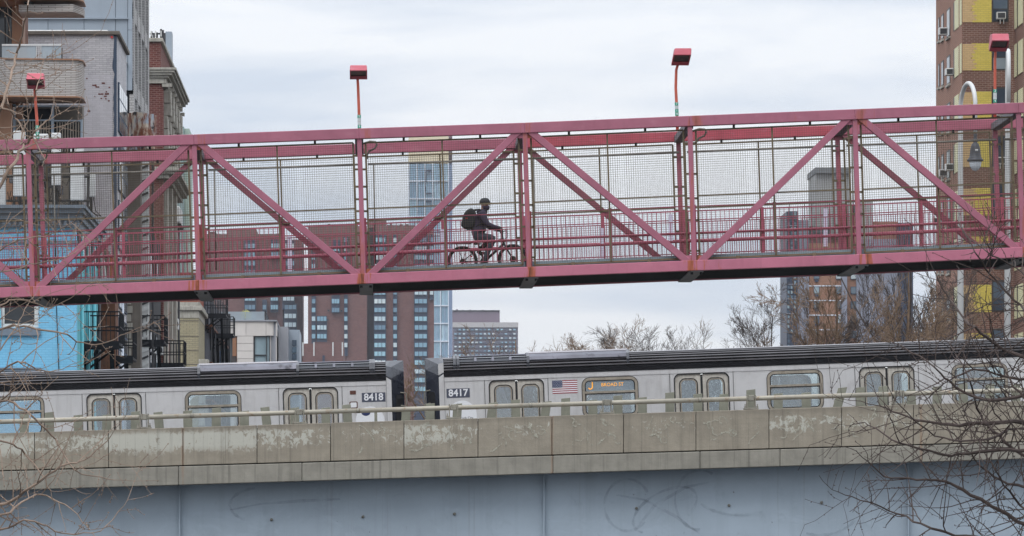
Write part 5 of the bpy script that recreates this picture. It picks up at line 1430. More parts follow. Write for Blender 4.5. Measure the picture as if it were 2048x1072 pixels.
# ---- modern beige building with terrace
DM = 310.0
mo = thing('modern_building', 'modern beige stone building with glass balustrade roof terrace', 'building', (X(500, DM), DM, GZ))
M_lime = mat('beige stone panel', A(206, 200, 194), .75, 0, .05, 1, .12, .1, .3, None, 0, .05)
M_lime2 = mat('grey stone panel', A(146, 148, 154), .7, 0, .06, 1, .12, .1)
wall(mo, 'core', X(400, DM), X(551, DM), DM + .4, DM + 14, GZ, Z(641, DM), M_lime2)
def mp(x0, x1, y0, y1, m=None, d=0., nm='stone_panel'): return MB().box(X(x0 + .3, DM), X(x1 - .3, DM), DM + d, DM + .39, Z(y1 - .3, DM), Z(y0 + .3, DM)).build(nm, m or M_lime, mo)
for x0, x1 in ((400, 450), (450, 492), (492, 532)): mp(x0, x1, 643, 672)
MB().prismz([(X(532.3, DM), DM), (X(545, DM), DM + .12), (X(553, DM), DM + 1.1), (X(553, DM), DM + 3), (X(532.3, DM), DM + 3)], Z(671, DM), Z(643, DM)).build('corner_panel', M_lime, mo)
wall(mo, 'coping', X(400, DM), X(554, DM), DM - .1, DM + 14, Z(642.9, DM), Z(640, DM), M_lime2)
for k in range(4):
    mp(474, 507, 672 + k * 15, 687 + k * 15); mp(400, 448, 672 + k * 15, 687 + k * 15, M_iron, .2)
MB().prismz([(X(540, DM), DM + .3), (X(552, DM), DM + .9), (X(552, DM), DM + 4), (X(540, DM), DM + 4)], GZ, Z(672.3, DM)).build('corner_pier', M_lime, mo)
wall(mo, 'core_lower', X(400, DM), X(473.5, DM), DM + .25, DM + .395, GZ, Z(733, DM), M_lime)
w = mp(508, 540, 673, 728, M_blgl, .2, 'window')
for x in (508, 532, 538.5): MB().box(X(x, DM), X(x + 1.6, DM), DM + .1, DM + .195, Z(728, DM), Z(673, DM)).build('mullion', M_antd, w)
MB().box(X(509, DM), X(532, DM), DM + .1, DM + .19, Z(711, DM), Z(709, DM)).build('transom', M_antd, w)
w = mp(449, 473, 673, 728, M_dkgl, .22, 'window')
MB().box(X(465, DM), X(473, DM), DM + .1, DM + .2, Z(712, DM), Z(674, DM)).build('shutter', M_cop, w)
for px in (452, 456, 460, 464, 468, 472): MB().box(X(px, DM), X(px + .8, DM), DM - .12, DM - .08, Z(730, DM), Z(712, DM)).build('balcony_bar', M_brn2, w)
MB().box(X(450, DM), X(455, DM), DM - .3, DM - .14, Z(728, DM), Z(714, DM)).build('red_cloth', mat('red cloth', A(170, 60, 76), .8, 0, .2, 4, 0, .3), w)
for x0, x1 in ((400, 450), (450.6, 490), (490.6, 529)):
    MB().box(X(x0, DM), X(x1, DM), DM + .1, DM + .13, Z(639.9, DM), Z(623, DM)).build('glass_panel', M_bgl, mo)
MB().box(X(530, DM), X(531, DM), DM + .1, DM + 10, Z(639.9, DM), Z(624, DM)).build('glass_panel', M_bgl, mo)
for k in range(7): MB().tube([(X(530.5, DM), DM + .1 + k * 1.5, Z(640, DM)), (X(530.5, DM), DM + .1 + k * 1.5, Z(621.5, DM))], .03, 6).build('rail_post', M_antd, mo)
wall(mo, 'side_block', X(555, DM), X(574, DM), DM + 3, DM + 14, GZ, Z(649, DM), M_lime2)
wall(mo, 'side_block', X(574.2, DM), X(596, DM), DM + 6, DM + 14, GZ, Z(651, DM), M_gpan)
for k in range(5): wall(mo, 'side_window', X(581, DM), X(590, DM), DM + 5.9, DM + 5.999, Z(684 + k * 14, DM), Z(672 + k * 14, DM), M_blgl)
pl = thing('terrace_shrub', 'round yellow green shrub on the glass railed roof terrace', 'shrub', (X(492, DM + 3), DM + 3, Z(640, DM)))
mb = MB(); r3 = random.Random(2); cx, cz_ = X(492, DM + 3), Z(630, DM + 3)
for k in range(420):
    d = Vector((r3.gauss(0, 1), r3.gauss(0, 1), r3.gauss(0, 1))).normalized() * r3.uniform(.1, .34); c = Vector((cx, DM + 3, cz_)) + d
    a = Vector((r3.uniform(-1, 1), r3.uniform(-1, 1), r3.uniform(-1, 1))).normalized() * .06; b = a.orthogonal() * .6
    mb.add([c - a, c + b, c + a], [(0, 1, 2)])
mb.build('foliage', mat('yellow green leaf', A(168, 164, 84), .7, 0, .35, 6, 0, 0), pl, kind='stuff')
MB().lathe((cx, DM + 3, Z(640, DM) - .05), [(.16, 0), (.2, .25)], 10).build('pot', M_antd, pl)
# ================================================================== right: brown and yellow brick flats
DR = 270.0
M_bb = brick('brown brick', A(122, 86, 74), A(106, 74, 64), A(150, 128, 116), .30, .105, .3, .85, .018, .2)
M_bb2 = brick('rust brown brick', A(146, 106, 90), A(134, 96, 82), A(162, 138, 122), .30, .105, .2, .85, .014, .15)
M_yb = brick('yellow glazed brick', A(216, 196, 98), A(206, 186, 90), A(186, 168, 92), .30, .105, .12, .5, .012, .08)
M_cb = brick('peach brick', A(206, 176, 132), A(198, 166, 122), A(180, 152, 112), .30, .105, .12, .7, .012, .08)
M_cr = brick('cream glazed brick', A(222, 218, 180), A(212, 208, 170), A(186, 180, 146), .30, .105, .1, .6, .014, .08)
M_wdk = mat('dark bronze frame', A(62, 60, 58), .5, .2, .15, 3, .2, 0)
fl = thing('brick_flats', 'brown brick flats with yellow and cream bands at right edge', 'flats', (X(1925, DR), DR, GZ))
xa, xb = X(1925, DR), X(2030, DR); zt = Z(-150, DR); LF = 12.6
wall(fl, 'front_wall', xa, xb, DR, DR + LF, GZ, zt, M_bb)
wall(fl, 'side_wall', xa - .02, xa - .001, DR + .01, DR + LF, GZ, zt, M_bb2)
wall(fl, 'wing', xb, xb + 12, DR - 16, DR + LF, GZ, zt, M_bb)
def RZ(y): return Z(y, DR)
def ac_unit(par, x0, x1, y, z0, z1, side=False):
    if side: c = MB().box(x0, x1, y, y + .62, z0, z1).build('air_conditioner', M_white2, par, bevel=.03); MB().box(x0 + .06, x1 - .05, y - .012, y - .001, z0 + .06, z1 - .06).build('grille', M_antd, c)
    else: c = MB().box(x0, x1, y - .4, y, z0, z1).build('air_conditioner', M_white2, par, bevel=.02); MB().box(x0 + .05, x1 - .05, y - .41, y - .401, z0 + .05, z1 - .05).build('grille', M_antd, c)
    return c
k0 = -1
for k in range(-1, 8):
    y0, y1 = -10 + 96.6 * k, 44.5 + 96.6 * k
    z1, z0 = RZ(y0), RZ(y1)
    if k >= 0 or True:
        MB().box(X(1943, DR), X(1983, DR), DR - .025, DR - .001, z0, z1).build('yellow_panel', M_yb, fl)
        # peach panel keyed into the yellow like brick ends
        n = int((z1 - z0) / .105); mb = MB()
        for j in range(n):
            e = X(1943, DR) + (.15 if j % 2 else 0) + .1 * math.sin(j * .7); zz = z0 + j * .105
            mb.box(xa + .001, e + .05, DR - .03, DR - .026, zz, min(z1, zz + .1049))
        mb.build('peach_panel', M_cb, fl)
        w = MB().box(X(1984, DR), X(2017, DR), DR - .02, DR - .001, z0 + .02, z1 + .25).build('window', M_wdk, fl)
        for u0, u1, a, b in ((1986.5, 2014.5, .06, .46), (1986.5, 2014.5, .50, 1.1)):
            MB().box(X(u0, DR), X(u1, DR), DR - .026, DR - .021, z0 + (z1 - z0) * a, z0 + (z1 - z0) * b).build('pane', M_stgl, w)
        if k in (0, 2, 3, 5):
            ac_unit(w, X(1992, DR), X(2010, DR), DR - .03, z0 + .15, z0 + .53)
            for px in (1998, 2005): MB().box(X(px, DR), X(px + 1.2, DR), DR - .4, DR - .35, z0 - .12, z0 + .149).build('bracket', M_white2, w)
    # side wall
    q = lambda px: DR * 1173 / (px - CX)         # distance along the side wall seen at px
    for p0, p1 in ((1910.5, 1918.5), (1921.0, 1924.6)):
        MB().box(xa - .05, xa - .021, q(p1), q(p0), z0 - .1, z1 + .02).build('cream_panel', M_cr, fl)
    wdw = MB().box(xa - .04, xa - .021, q(1910), q(1908.2), z0 - .1, z1).build('window', M_wdk, fl)
    for p0, p1, dz in ((1895, 1901.5, .12), (1884, 1888.5, .3), (1878, 1880.4, .4)):
        w = MB().box(xa - .05, xa - .0215, q(p1), q(p0), z0 + dz - .3, z1 - .05).build('window', M_wdk, fl)
        MB().box(xa - .056, xa - .051, q(p1) + .15, q(p0) - .15, z0 + dz - .2, z1 - .15).build('pane', M_dkgl, w)
        MB().box(xa - .12, xa - .0216, q(p1) - .1, q(p0) + .1, z0 + dz - .42, z0 + dz - .3005).build('sill', M_stone, w)
        if (p0 == 1895 and k in (0, 3)) or (p0 == 1884 and k == 4):
            ac_unit(w, xa - .62, xa - .13, q(p1) + .3, z0 + dz - .2, z0 + dz + .22, True)
    if k in (1, 3): ac_unit(wdw, xa - .5, xa - .06, q(1909.5), z0 + .1, z0 + .5, True)
    # wing side wall facing left
    qw = lambda px: (xb * F) / (px - CX)
    for p0, p1 in ((2029.6, 2034.8), (2037.5, 2046.5), (2050, 2056)):
        MB().box(xb - .05, xb - .001, qw(p1), qw(p0) - .02, z0 - .4, z1 - .1).build('cream_panel', M_cr, fl)
    w = MB().box(xb - .03, xb - .001, qw(2037.4) + .01, qw(2034.9) - .01, z0 - .4, z1 - .1).build('window', M_wdk, fl)

# ---- two silver street lamps with hooked arms
M_alu2 = mat('silver lamp post', A(190, 190, 188), .45, .15, .08, 2, .15, .05)
M_lant = mat('dark bronze lantern', A(64, 66, 72), .45, .3, .2, 4, 0, .1)
M_globe = mat('ribbed pale globe', A(196, 202, 208), .25, 0, .08, 6, 0, .2)
DL = 128.0
def hook_lamp(xp, xarm, ytop, yend, label, lantern, dm):
    r = thing('street_lamp', label, 'street lamp', (X(xp, DL), DL, GZ), 'silver hooked street lamps')
    rr_ = abs(xarm - xp) / 2; cx = (xp + xarm) / 2; s = 1 if xarm > xp else -1
    dy = 1.4
    pts = [(X(xp, DL), DL, GZ), (X(xp, DL), DL, Z(400, DL)), (X(xp, DL), DL, Z(ytop + 60, DL))]
    rad = [.11, .072, .06]
    for k in range(0, 19):
        a = math.radians(180 * k / 18)
        pts.append((X(cx - s * rr_ * math.cos(a), DL), DL - dy * (1 - math.cos(a)) / 2, Z(ytop + 48 - 48 * math.sin(a), DL))); rad.append(.058)
    pts.append((X(xarm, DL), DL - dy, Z(yend, DL))); rad.append(.052)
    MB().tube(pts, rad, 12).build('post', M_alu2 if not dm else M_alu2, r, True)
    MB().lathe((X(xp, DL), DL, GZ), [(.3, 0), (.3, .5), (.2, .7), (.17, 1.2), (.13, 1.4)], 12).build('base', M_alu2, r, True)
    if lantern:
        c = (X(xarm, DL), DL - dy, Z(yend, DL)); s_ = DL / F
        MB().lathe(c, [(.04, 0), (.05, -.06), (.035, -.10), (.055, -.15), (.07, -.2), (.05, -.24), (.09, -.27), (.12, -.36), (.14, -.5), (.155, -.62), (.205, -.68), (.215, -.72), (.19, -.725)][::-1], 18).build('lantern', M_lant, r, True)
        MB().lathe((c[0], c[1], c[2] - .726), [(.02, -.25), (.08, -.22), (.14, -.13), (.165, 0)], 18).build('globe', M_globe, r, True)
        MB().box(c[0] - .02, c[0] + .05, c[1] - .16, c[1] - .14, c[2] - .47, c[2] - .42).build('label_plate', M_white2, r)
hook_lamp(1921, 1937.5, 172, 276, 'silver street lamp with hooked arm and dark bell lantern hanging', True, False)
hook_lamp(2015, 2003.5, 107, 214, 'taller silver street lamp with narrow hooked arm at right edge', False, True)

# ================================================================== far buildings
M_f1 = brick('plum brown brick', A(122, 88, 82), A(112, 80, 75), A(114, 88, 84), .6, .3, .18, .9, .02, .12)
M_f2 = mat('plum shade and trim', A(92, 66, 64), .9, 0, .1, .1, .1, 0)  # darker plum: paints the shade of the recessed face, also colours roof parts
M_fdk = mat('navy window bay', A(44, 54, 74), .4, 0, .15, .2, 0, 0)
M_fw = pane('far window', [A(150, 190, 204), A(190, 206, 212), A(120, 156, 176), A(90, 118, 140), A(206, 214, 214), A(134, 172, 190)])
_wm = {}
def far_window(par, px, py, w, h, D, lights=1, y=None, glass=None, frame=None):
    key = (round(w, 1), round(h, 1), D, lights, (glass or M_fw).name, (frame or M_fdk).name)
    if key not in _wm:
        s = D / F; mb = MB(); W_, H_ = w * s, h * s; g_ = .12 * W_ / lights
        d = .0012 * D / 4
        mb.box(-W_/2, W_/2, -d, 0, -H_/2, H_/2, 0)
        for k in range(lights):
            a = -W_/2 + W_ * k / lights + g_ * .6; b = -W_/2 + W_ * (k + 1) / lights - g_ * .6
            mb.box(a, b, -d * 1.3, -d * 1.001, -H_/2 * .82, H_/2 * .82, 1)
        _wm[key] = mb.mesh('window', [frame or M_fdk, glass or M_fw])
    return put('window', _wm[key], par, None, None, False, 0, (X(px, D), y or (D - .01), Z(py, D)))
DF = 1500.0
def fbox(r, nm, x0, x1, ytop, D, depth, m, y=0., ybot=None):
    return MB().box(X(x0, D), X(x1, D), D + y, D + depth, GZ if ybot is None else Z(ybot, D), Z(ytop, D)).build(nm, m, r)
t1 = thing('brick_tower', 'wide plum brown brick tower with navy window bays in the centre', 'tower', (X(740, DF), DF, GZ))
fbox(t1, 'wall', 616, 734, 452, DF, 60, M_f1); fbox(t1, 'wall', 734.2, 748, 452, DF, 60, M_f2, 12)  # set-back strip gets darker plum, its shade painted into the colour
fbox(t1, 'wall', 748.2, 868, 452, DF, 60, M_f1)
fbox(t1, 'penthouse', 648, 716, 447, DF, 50, M_f1, 6, 452); fbox(t1, 'penthouse', 738, 773, 434, DF, 50, M_f1, 8, 452); fbox(t1, 'penthouse', 774, 830, 446, DF, 50, M_f2, 10, 452)
for px in (655, 668, 690, 700, 780, 800, 812): fbox(t1, 'roof_unit', px, px + rr.uniform(3, 7), 446 - rr.uniform(2, 7), DF, 20, M_f2, 14, 450)
for x0, x1, ya, yb in ((747.5, 772, 470, 1000), (786, 794.5, 470, 1000), (828, 855, 470, 1000), (688, 695.5, 470, 712), (663, 679.5, 480, 626), (623, 631.5, 480, 690), (633.5, 654, 632, 690), (859, 867, 470, 600)):
    b_ = fbox(t1, 'window_bay', x0, x1, ya, DF, -.001, M_fdk, -1.2, yb)
    y = 603 - 17.5 * 7
    while y < 790:
        if ya < y - 5 and y + 5 < yb:
            w = x1 - x0
            far_window(t1, (x0 + x1) / 2, y, w * .93, 10.5, DF, 3 if w > 15 else 1, DF - 1.25)
        y += 17.5
for px, py in ((657, 621), (683, 622), (655, 640)): far_window(t1, px, py, 4, 3, DF, 1, None, M_dkgl)
for px in (607, 640, 668, 697): pass
lowb = thing('low_brick_block', 'low plum brick block with roof lamps in front of wide tower', 'block', (X(645, DF - 200), DF - 200, GZ))
DLB = DF - 200
fbox(lowb, 'wall', 605, 687, 687, DLB, 40, M_f1); fbox(lowb, 'slot_window', 645, 649.5, 711, DLB, -.01, M_fdk, -.8, 730)
MB().prismz([(X(628, DLB), DLB + 3), (X(664, DLB), DLB + 3), (X(664, DLB), DLB + 20), (X(628, DLB), DLB + 20)], Z(686.9, DLB), Z(683, DLB)).build('roof', M_f2, lowb)
for px in (606, 628, 666, 685):
    MB().tube([(X(px, DLB), DLB - 1, Z(712, DLB)), (X(px, DLB), DLB - 1, Z(685, DLB))], .2, 5).build('lamp_pole', M_white2, lowb)
t2 = thing('brick_tower', 'smaller plum brown brick tower behind the modern beige building', 'tower', (X(510, DF + 30), DF + 30, GZ))
D2f = DF + 30
fbox(t2, 'wall', 410, 566, 468, D2f, 60, M_f1); fbox(t2, 'wall', 566.2, 603, 476, D2f, 50, M_f1, 8)
fbox(t2, 'penthouse', 453, 512, 456, D2f, 40, M_f1, 5, 468); fbox(t2, 'penthouse', 416, 430, 460, D2f, 30, M_f2, 8, 468)
fbox(t2, 'pier', 553, 565.8, 468, D2f, -.01, M_f2, -2)
for x0, x1, ya, yb in ((489, 512, 480, 640), (542, 560, 480, 520), (565, 590, 482, 620), (568, 594, 608, 760), (525, 534, 600, 625), (541, 557, 590, 625)):
    fbox(t2, 'window_bay', x0, x1, ya, D2f, -.001, M_fdk, -3 if x0 > 560 else -2.4, yb)
    y = 598 - 17.5 * 7
    while y < 760:
        if ya < y - 5 and y + 5 < yb: far_window(t2, (x0 + x1) / 2, y, (x1 - x0) * .92, 10.5, D2f, 3 if x1 - x0 > 15 else 1, D2f - 3.1)
        y += 17.5
# ---- glass tower behind
DGT = 2000.0
t3 = thing('glass_tower', 'slim pale glass tower with a cream crown rising behind the mesh', 'tower', (X(860, DGT), DGT, GZ))
M_gt = mat('cream tower crown', A(210, 196, 164), .7, 0, .05, .05, .1, 0)
M_gw = mat('white tower frame', A(206, 212, 220), .6, 0, .05, .05, .05, 0)
M_gs = mat('blue grey tower side', A(150, 166, 190), .5, 0, .08, .05, .1, 0)
M_gg = pane('tower glass', [A(136, 166, 184), A(150, 182, 196), A(122, 152, 172), A(166, 192, 204)])
fbox(t3, 'core', 818, 897, 274, DGT, 40, M_gs); fbox(t3, 'crown', 817.5, 897, 270, DGT, 30, M_gt, -1.2, 327)
fbox(t3, 'side', 897.3, 905, 270, DGT, 50, M_gs, 4)
fbox(t3, 'crown_side', 898, 904.5, 271, DGT, 5, M_f2, 3.2, 325)
for k in range(13):
    ya = 327 + 43.4 * (k) / 1.0 * .82; yb = ya + 43.4 * .82
    for j in range(5):
        x0 = 819 + j * 15.7
        MB().box(X(x0 + 1.2, DGT), X(x0 + 14.4, DGT), DGT - .9, DGT - .3, Z(yb - 1.4, DGT), Z(ya + 1.4, DGT)).build('glass_bay', M_gg, t3)
        MB().box(X(x0 + 7.3, DGT), X(x0 + 8.2, DGT), DGT - 1.3, DGT - .91, Z(yb - 1.5, DGT), Z(ya + 1.5, DGT)).build('mullion', M_gs, t3)
    MB().box(X(817.5, DGT), X(898, DGT), DGT - 1.6, DGT - .2, Z(yb + 1.0, DGT), Z(yb - 1.3, DGT)).build('floor_band', M_gw, t3)
for j in range(6): MB().box(X(818 + j * 15.75 - .9, DGT), X(818 + j * 15.75 + .9, DGT), DGT - 1.5, DGT - .1, GZ, Z(327.2, DGT)).build('fin', M_gw, t3)
for x0, x1, y0, y1 in ((851, 853, 340, 365), (853.2, 863, 340, 344), (851, 852.5, 374, 383), (852, 863, 386, 389), (852, 863, 402, 405)):
    MB().box(X(x0, DGT), X(x1, DGT), DGT - 2.2, DGT - 1.7, Z(y1, DGT), Z(y0, DGT)).build('dark_panel', M_fdk, t3)  # dark boxes standing proud of the glass front
# ---- blue hazed slab behind
DS = 2700.0
M_fdk2 = mat('slate window strip', A(84, 84, 100), .5, 0, .1, .03, 0, 0)
t4 = thing('slab_block', 'far grey plum slab block with rows of small windows', 'block', (X(970, DS), DS, GZ))
fbox(t4, 'wall', 905.5, 1036, 645, DS, 60, mat('grey plum wall', A(124, 112, 122), .9, 0, .06, .03, 0, 0))
fbox(t4, 'parapet_band', 905.3, 1036.3, 645, DS, -.01, mat('pale band', A(170, 166, 164), .9, 0, .05, .03, 0, 0), -2, 655)
fbox(t4, 'penthouse', 905, 1000, 621, DS, 50, mat('plum penthouse', A(112, 96, 106), .9, 0, .06, .03, 0, 0), 6, 646)
fbox(t4, 'penthouse_trim', 905, 1000, 619.5, DS, 5, bpy.data.materials['pale band'], 5, 622.5)
for px in (912, 925, 940, 948, 965, 985): fbox(t4, 'roof_unit', px, px + rr.uniform(2, 5), 620 - rr.uniform(1, 4), DS, 12, bpy.data.materials['plum penthouse'], 8, 622)
for j in range(9):
    y = 659.5 + j * 8.5
    fbox(t4, 'window_band', 907, 1034, y - 2.4, DS, -.01, M_fdk2, -1, y + 2.4)
    for k in range(15):
        if rr.random() < .85: far_window(t4, 911 + k * 8.4, y, 5.2, 3.6, DS, 1, DS - 1.2, None, M_fdk2)
# ---- concrete and brick tower at right
DT2 = 900.0
t5 = thing('concrete_tower', 'brick and grey concrete tower with tall blank chimney block at right', 'tower', (X(1700, DT2), DT2, GZ))
M_c1 = mat('blue grey concrete', A(128, 131, 143), .85, 0, .1, .15, .25, .1)
M_c2 = mat('pale concrete', A(150, 150, 148), .85, 0, .12, .12, .35, .1)
M_ob = brick('orange brown brick', A(150, 110, 88), A(140, 102, 80), A(146, 116, 98), .5, .22, .15, .9, .02, .1)
M_fw2 = pane('sash window', [A(120, 136, 146), A(60, 72, 84), A(196, 204, 204), A(84, 100, 112), A(150, 166, 172)])
fbox(t5, 'dark_stack', 1573, 1595, 423, DT2, 14, M_fdk, -.5); fbox(t5, 'concrete_fin', 1595.2, 1618, 440, DT2, 20, M_c1, .2)
for k in range(28):
    y = 428 + k * 9.8
    for px in (1576.5, 1583, 1589.5):
        if rr.random() < .6: far_window(t5, px + rr.uniform(-.6, .6), y, 4.4, 7.2, DT2, 1, DT2 - .55, M_blgl, M_fdk)
for k in range(7): fbox(t5, 'balcony_edge', 1572.5, 1595.1, 451 + k * 29.3 * 1, DT2, -.2, M_c1, -.9, 452.4 + k * 29.3)
fbox(t5, 'brick_wall', 1618.2, 1683, 486, DT2, 20, M_ob, .6); fbox(t5, 'concrete_fin', 1683.2, 1694, 470, DT2, 20, M_c1, -.3)
fbox(t5, 'brick_wall', 1694.2, 1713, 470, DT2, 20, M_ob, .9); fbox(t5, 'concrete_wall', 1713.2, 1796, 478, DT2, 20, M_c1, .3)
fbox(t5, 'dark_stack', 1796.2, 1826, 446, DT2, 22, M_fdk, -.2)
fbox(t5, 'roof_room', 1600, 1664, 452, DT2, 16, M_f2, 2, 486); fbox(t5, 'roof_room', 1650, 1730, 428, DT2, 20, M_ob, 4, 486)
fbox(t5, 'chimney_block', 1634, 1703, 345, DT2, 18, M_c2, 3, 470); fbox(t5, 'chimney_cap', 1632.5, 1704.5, 333, DT2, 19, mat('dark concrete cap', A(112, 114, 116), .9, 0, .1, .2, .3, 0), 2, 344.8)
fbox(t5, 'lift_room', 1721, 1748, 401, DT2, 14, M_c2, 2, 480); fbox(t5, 'roof_room', 1748.3, 1800, 441, DT2, 14, M_ob, 3, 480)
for k in range(10): MB().box(X(1603 + k * 6, DT2), X(1607 + k * 6, DT2), DT2 + 1.7, DT2 + 1.99, Z(466, DT2), Z(456, DT2)).build('roof_window', M_dkgl, t5)
for px in (1580, 1610, 1615, 1625, 1660): fbox(t5, 'aerial', px, px + 1.2, 402 + rr.uniform(0, 10), DT2, 2, M_antd, 1.6, 455)
for k in range(12):
    y = 521.5 + k * 29.3 - 29.3
    fbox(t5, 'white_band', 1618.3, 1682.9, y + 19.5, DT2, .595, M_gw, .45, y + 21.6)
    for px in (1633.5, 1677.5, 1707.5):
        far_window(t5, px, y + 29.5, 11, 15, DT2, 1, DT2 + (.59 if px < 1690 else .89), M_fw2)
        if px < 1640: MB().box(X(px - 3.6, DT2), X(px + 3.6, DT2), DT2 + .1, DT2 + .58, Z(y + 42, DT2), Z(y + 38, DT2)).build('air_conditioner', M_fdk, t5)
# ---- small green roofed block and hazy treeline at far left centre
gb_ = thing('green_block', 'tiny pale green block peeping over the footbridge left of open sky', 'block', (X(365, 800), 800, GZ))
fbox(gb_, 'wall', 350, 367.5, 253, 800, 20, mat('muted green panel', A(128, 146, 144), .8, 0, .1, .2, .1, 0)); fbox(gb_, 'annex', 367.7, 378, 256, 800, 16, mat('pale green panel', A(158, 174, 162), .8, 0, .1, .2, .1, 0), 1)

# ================================================================== bare trees
def grow(mb, p, d, length, rad, depth, rg, spread=.5, upb=.12, seg=4, minr=.012, sides=4, buds=0, kid=(2, 3), shrink=.72, curl=.25, flat=1.0):
    pts = [Vector(p)]; rads = [rad]; d = Vector(d).normalized()
    end = max(minr, rad * (.62 if depth > 0 else .3))
    for i in range(seg):
        d = (d + Vector((rg.gauss(0, curl), rg.gauss(0, curl) * flat, rg.gauss(0, curl) * .8 + upb * .5)) * .45).normalized()
        pts.append(pts[-1] + d * length / seg); rads.append(rad + (end - rad) * (i + 1) / seg)
    mb.tube(pts, rads, sides if rad > .03 else 3, 0, False)
    if depth > 0:
        nk_ = rg.randint(*kid)
        for k in range(nk_):
            i = rg.randint(1, seg) if k else seg
            a = (d + Vector((rg.gauss(0, spread), rg.gauss(0, spread) * flat, rg.gauss(0, spread) * .7 + upb))).normalized()
            grow(mb, pts[i], a, length * shrink * rg.uniform(.75, 1.15), max(minr, rads[i] * rg.uniform(.55, .75)), depth - 1, rg, spread, upb, seg, minr, sides, buds, kid, shrink, curl, flat)
def grow2(mb, p, d, length, rad, depth, rg, minr):
    n = max(4, 4 + depth); pts = [Vector(p)]; rads = [rad]; d = Vector(d).normalized(); end = max(minr * .8, rad * .22)
    for i in range(n):
        d = (d + Vector((rg.gauss(0, .10), rg.gauss(0, .10), rg.gauss(0, .08) + .035))).normalized()
        pts.append(pts[-1] + d * length / n); rads.append(max(minr, rad + (end - rad) * ((i + 1) / n) ** .8))
    mb.tube(pts, rads, 5 if rad > .04 else 3, 0, False)
    if depth <= 0: return
    for k in range(rg.randint(5, 7) if depth > 1 else rg.randint(4, 6)):
        t = .22 + .78 * (k + rg.random()) / 7; i = min(n, max(1, int(t * n)))
        ax = (pts[i] - pts[i-1]).normalized(); s = ax.orthogonal().normalized(); s.rotate(Matrix.Rotation(rg.uniform(0, 6.28), 3, ax))
        a = ax * rg.uniform(.75, 1.1) + s * rg.uniform(.45, .8) + Vector((0, 0, .08))
        grow2(mb, pts[i], a, length * rg.uniform(.32, .58) * (1.15 - .4 * t), max(minr, rads[i] * rg.uniform(.5, .7)), depth - 1, rg, minr)
def bark(name, c, var=.3): return mat(name, c, .9, 0, var, 3, 0, .5, .15)
M_bk1 = bark('grey brown bark', A(80, 72, 68)); M_bk2 = bark('golden brown twig', A(122, 102, 84)); M_bk3 = bark('dark bark', A(72, 64, 60))
def bare_tree(px, D, ytop, trunk_r, m, seed, label, depth=6, spread=.5, wide=1., n0=4, minr=.0062, upb=.14, fork=.30):
    rg = random.Random(seed); r = thing('bare_tree', label, 'tree', (X(px, D), D, GZ), 'bare winter trees behind the train')
    H = Z(ytop, D) - GZ; base = Vector((X(px, D), D, GZ)); h0 = H * fork
    tp_ = base + Vector((rg.uniform(-.3, .3), rg.uniform(-.3, .3), h0))
    MB().tube([base, base.lerp(tp_, .5) + Vector((.08, 0, 0)), tp_], [trunk_r * 1.3, trunk_r, trunk_r * .8], 8).build('trunk', m, r, True)
    mb = MB()
    for k in range(n0):
        a = 2 * math.pi * k / n0 + rg.uniform(-.5, .5)
        d = Vector((math.cos(a) * .5, math.sin(a) * .4, rg.uniform(.8, 1.3)))
        grow2(mb, tp_ - Vector((0, 0, .1)), d, (H - h0) * rg.uniform(.62, .85), trunk_r * .42, 4 if depth > 5 else 3, rg, minr)
    zs = sorted(v_[2] for v_ in mb.v); top = zs[int(len(zs) * .985)]; k_ = (H + GZ - tp_.z) / (top - tp_.z)
    mb.v = [(tp_.x + (x - tp_.x) * k_ * wide, tp_.y + (y - tp_.y) * k_, tp_.z + (z - tp_.z) * k_) for x, y, z in mb.v]
    mb.build('crown', m, r)
    return len(mb.f)
nf_ = 0
for px, D, yt_, tr_, m, sd_, lb, dp_, sp_r, wd in (
    (1548, 210, 590, .2, M_bk1, 11, 'dark bare tree standing against sky left of concrete tower', 6, .42, 1.0),
    (1445, 240, 666, .16, M_bk1, 12, 'low bare treetop just above roof of right subway car', 6, .5, 1.2),
    (1350, 250, 676, .16, M_bk1, 13, 'small bare treetop near centre right of train roof', 6, .5, 1.2),
    (1150, 260, 686, .16, M_bk2, 14, 'bare brown treetop left of open sky above car 8417', 6, .55, 1.4),
    (1110, 255, 682, .16, M_bk2, 18, 'bare brown treetop between two others behind car 8417', 6, .55, 1.4),
    (1185, 262, 688, .15, M_bk2, 19, 'low brown bare treetop where the sky opens', 5, .55, 1.4),
    (1400, 245, 676, .15, M_bk1, 20, 'thin bare treetop between two grey treetops right of centre', 5, .5, 1.3),
    (1075, 250, 676, .16, M_bk2, 15, 'bare brown treetop beside the far slab block', 6, .55, 1.3),
    (1000, 270, 694, .15, M_bk2, 16, 'thin bare treetop in front of far slab block', 5, .5, 1.2),
    (1205, 265, 684, .15, M_bk1, 17, 'sparse bare twigs at right of the brown treetops', 5, .5, 1.2),
    (1660, 200, 602, .2, M_bk2, 21, 'golden brown bare tree in front of the concrete tower windows', 6, .5, 1.0),
    (1720, 195, 556, .22, M_bk2, 22, 'dense golden bare tree in front of blank concrete wall', 6, .45, 1.0),
    (1790, 205, 548, .22, M_bk1, 23, 'tall bare tree left of the yellow banded flats', 6, .45, .9),
    (1855, 215, 500, .24, M_bk1, 24, 'tall dark bare tree in gap beside yellow banded flats', 6, .42, .8),
    (1610, 205, 625, .15, M_bk1, 25, 'small dark bare tree at foot of the concrete tower', 6, .5, 1.0),
    (825, 180, 785, .1, M_bk2, 31, 'brown bare shrub seen through the gap between the cars', 6, .5, 1.2),
    ):
    nf_ += bare_tree(px, D, yt_, tr_, m, sd_, lb, dp_, sp_r, wd, 6 if 1000 < px < 1480 else 4, .0045 if 1000 < px < 1600 else .0062)

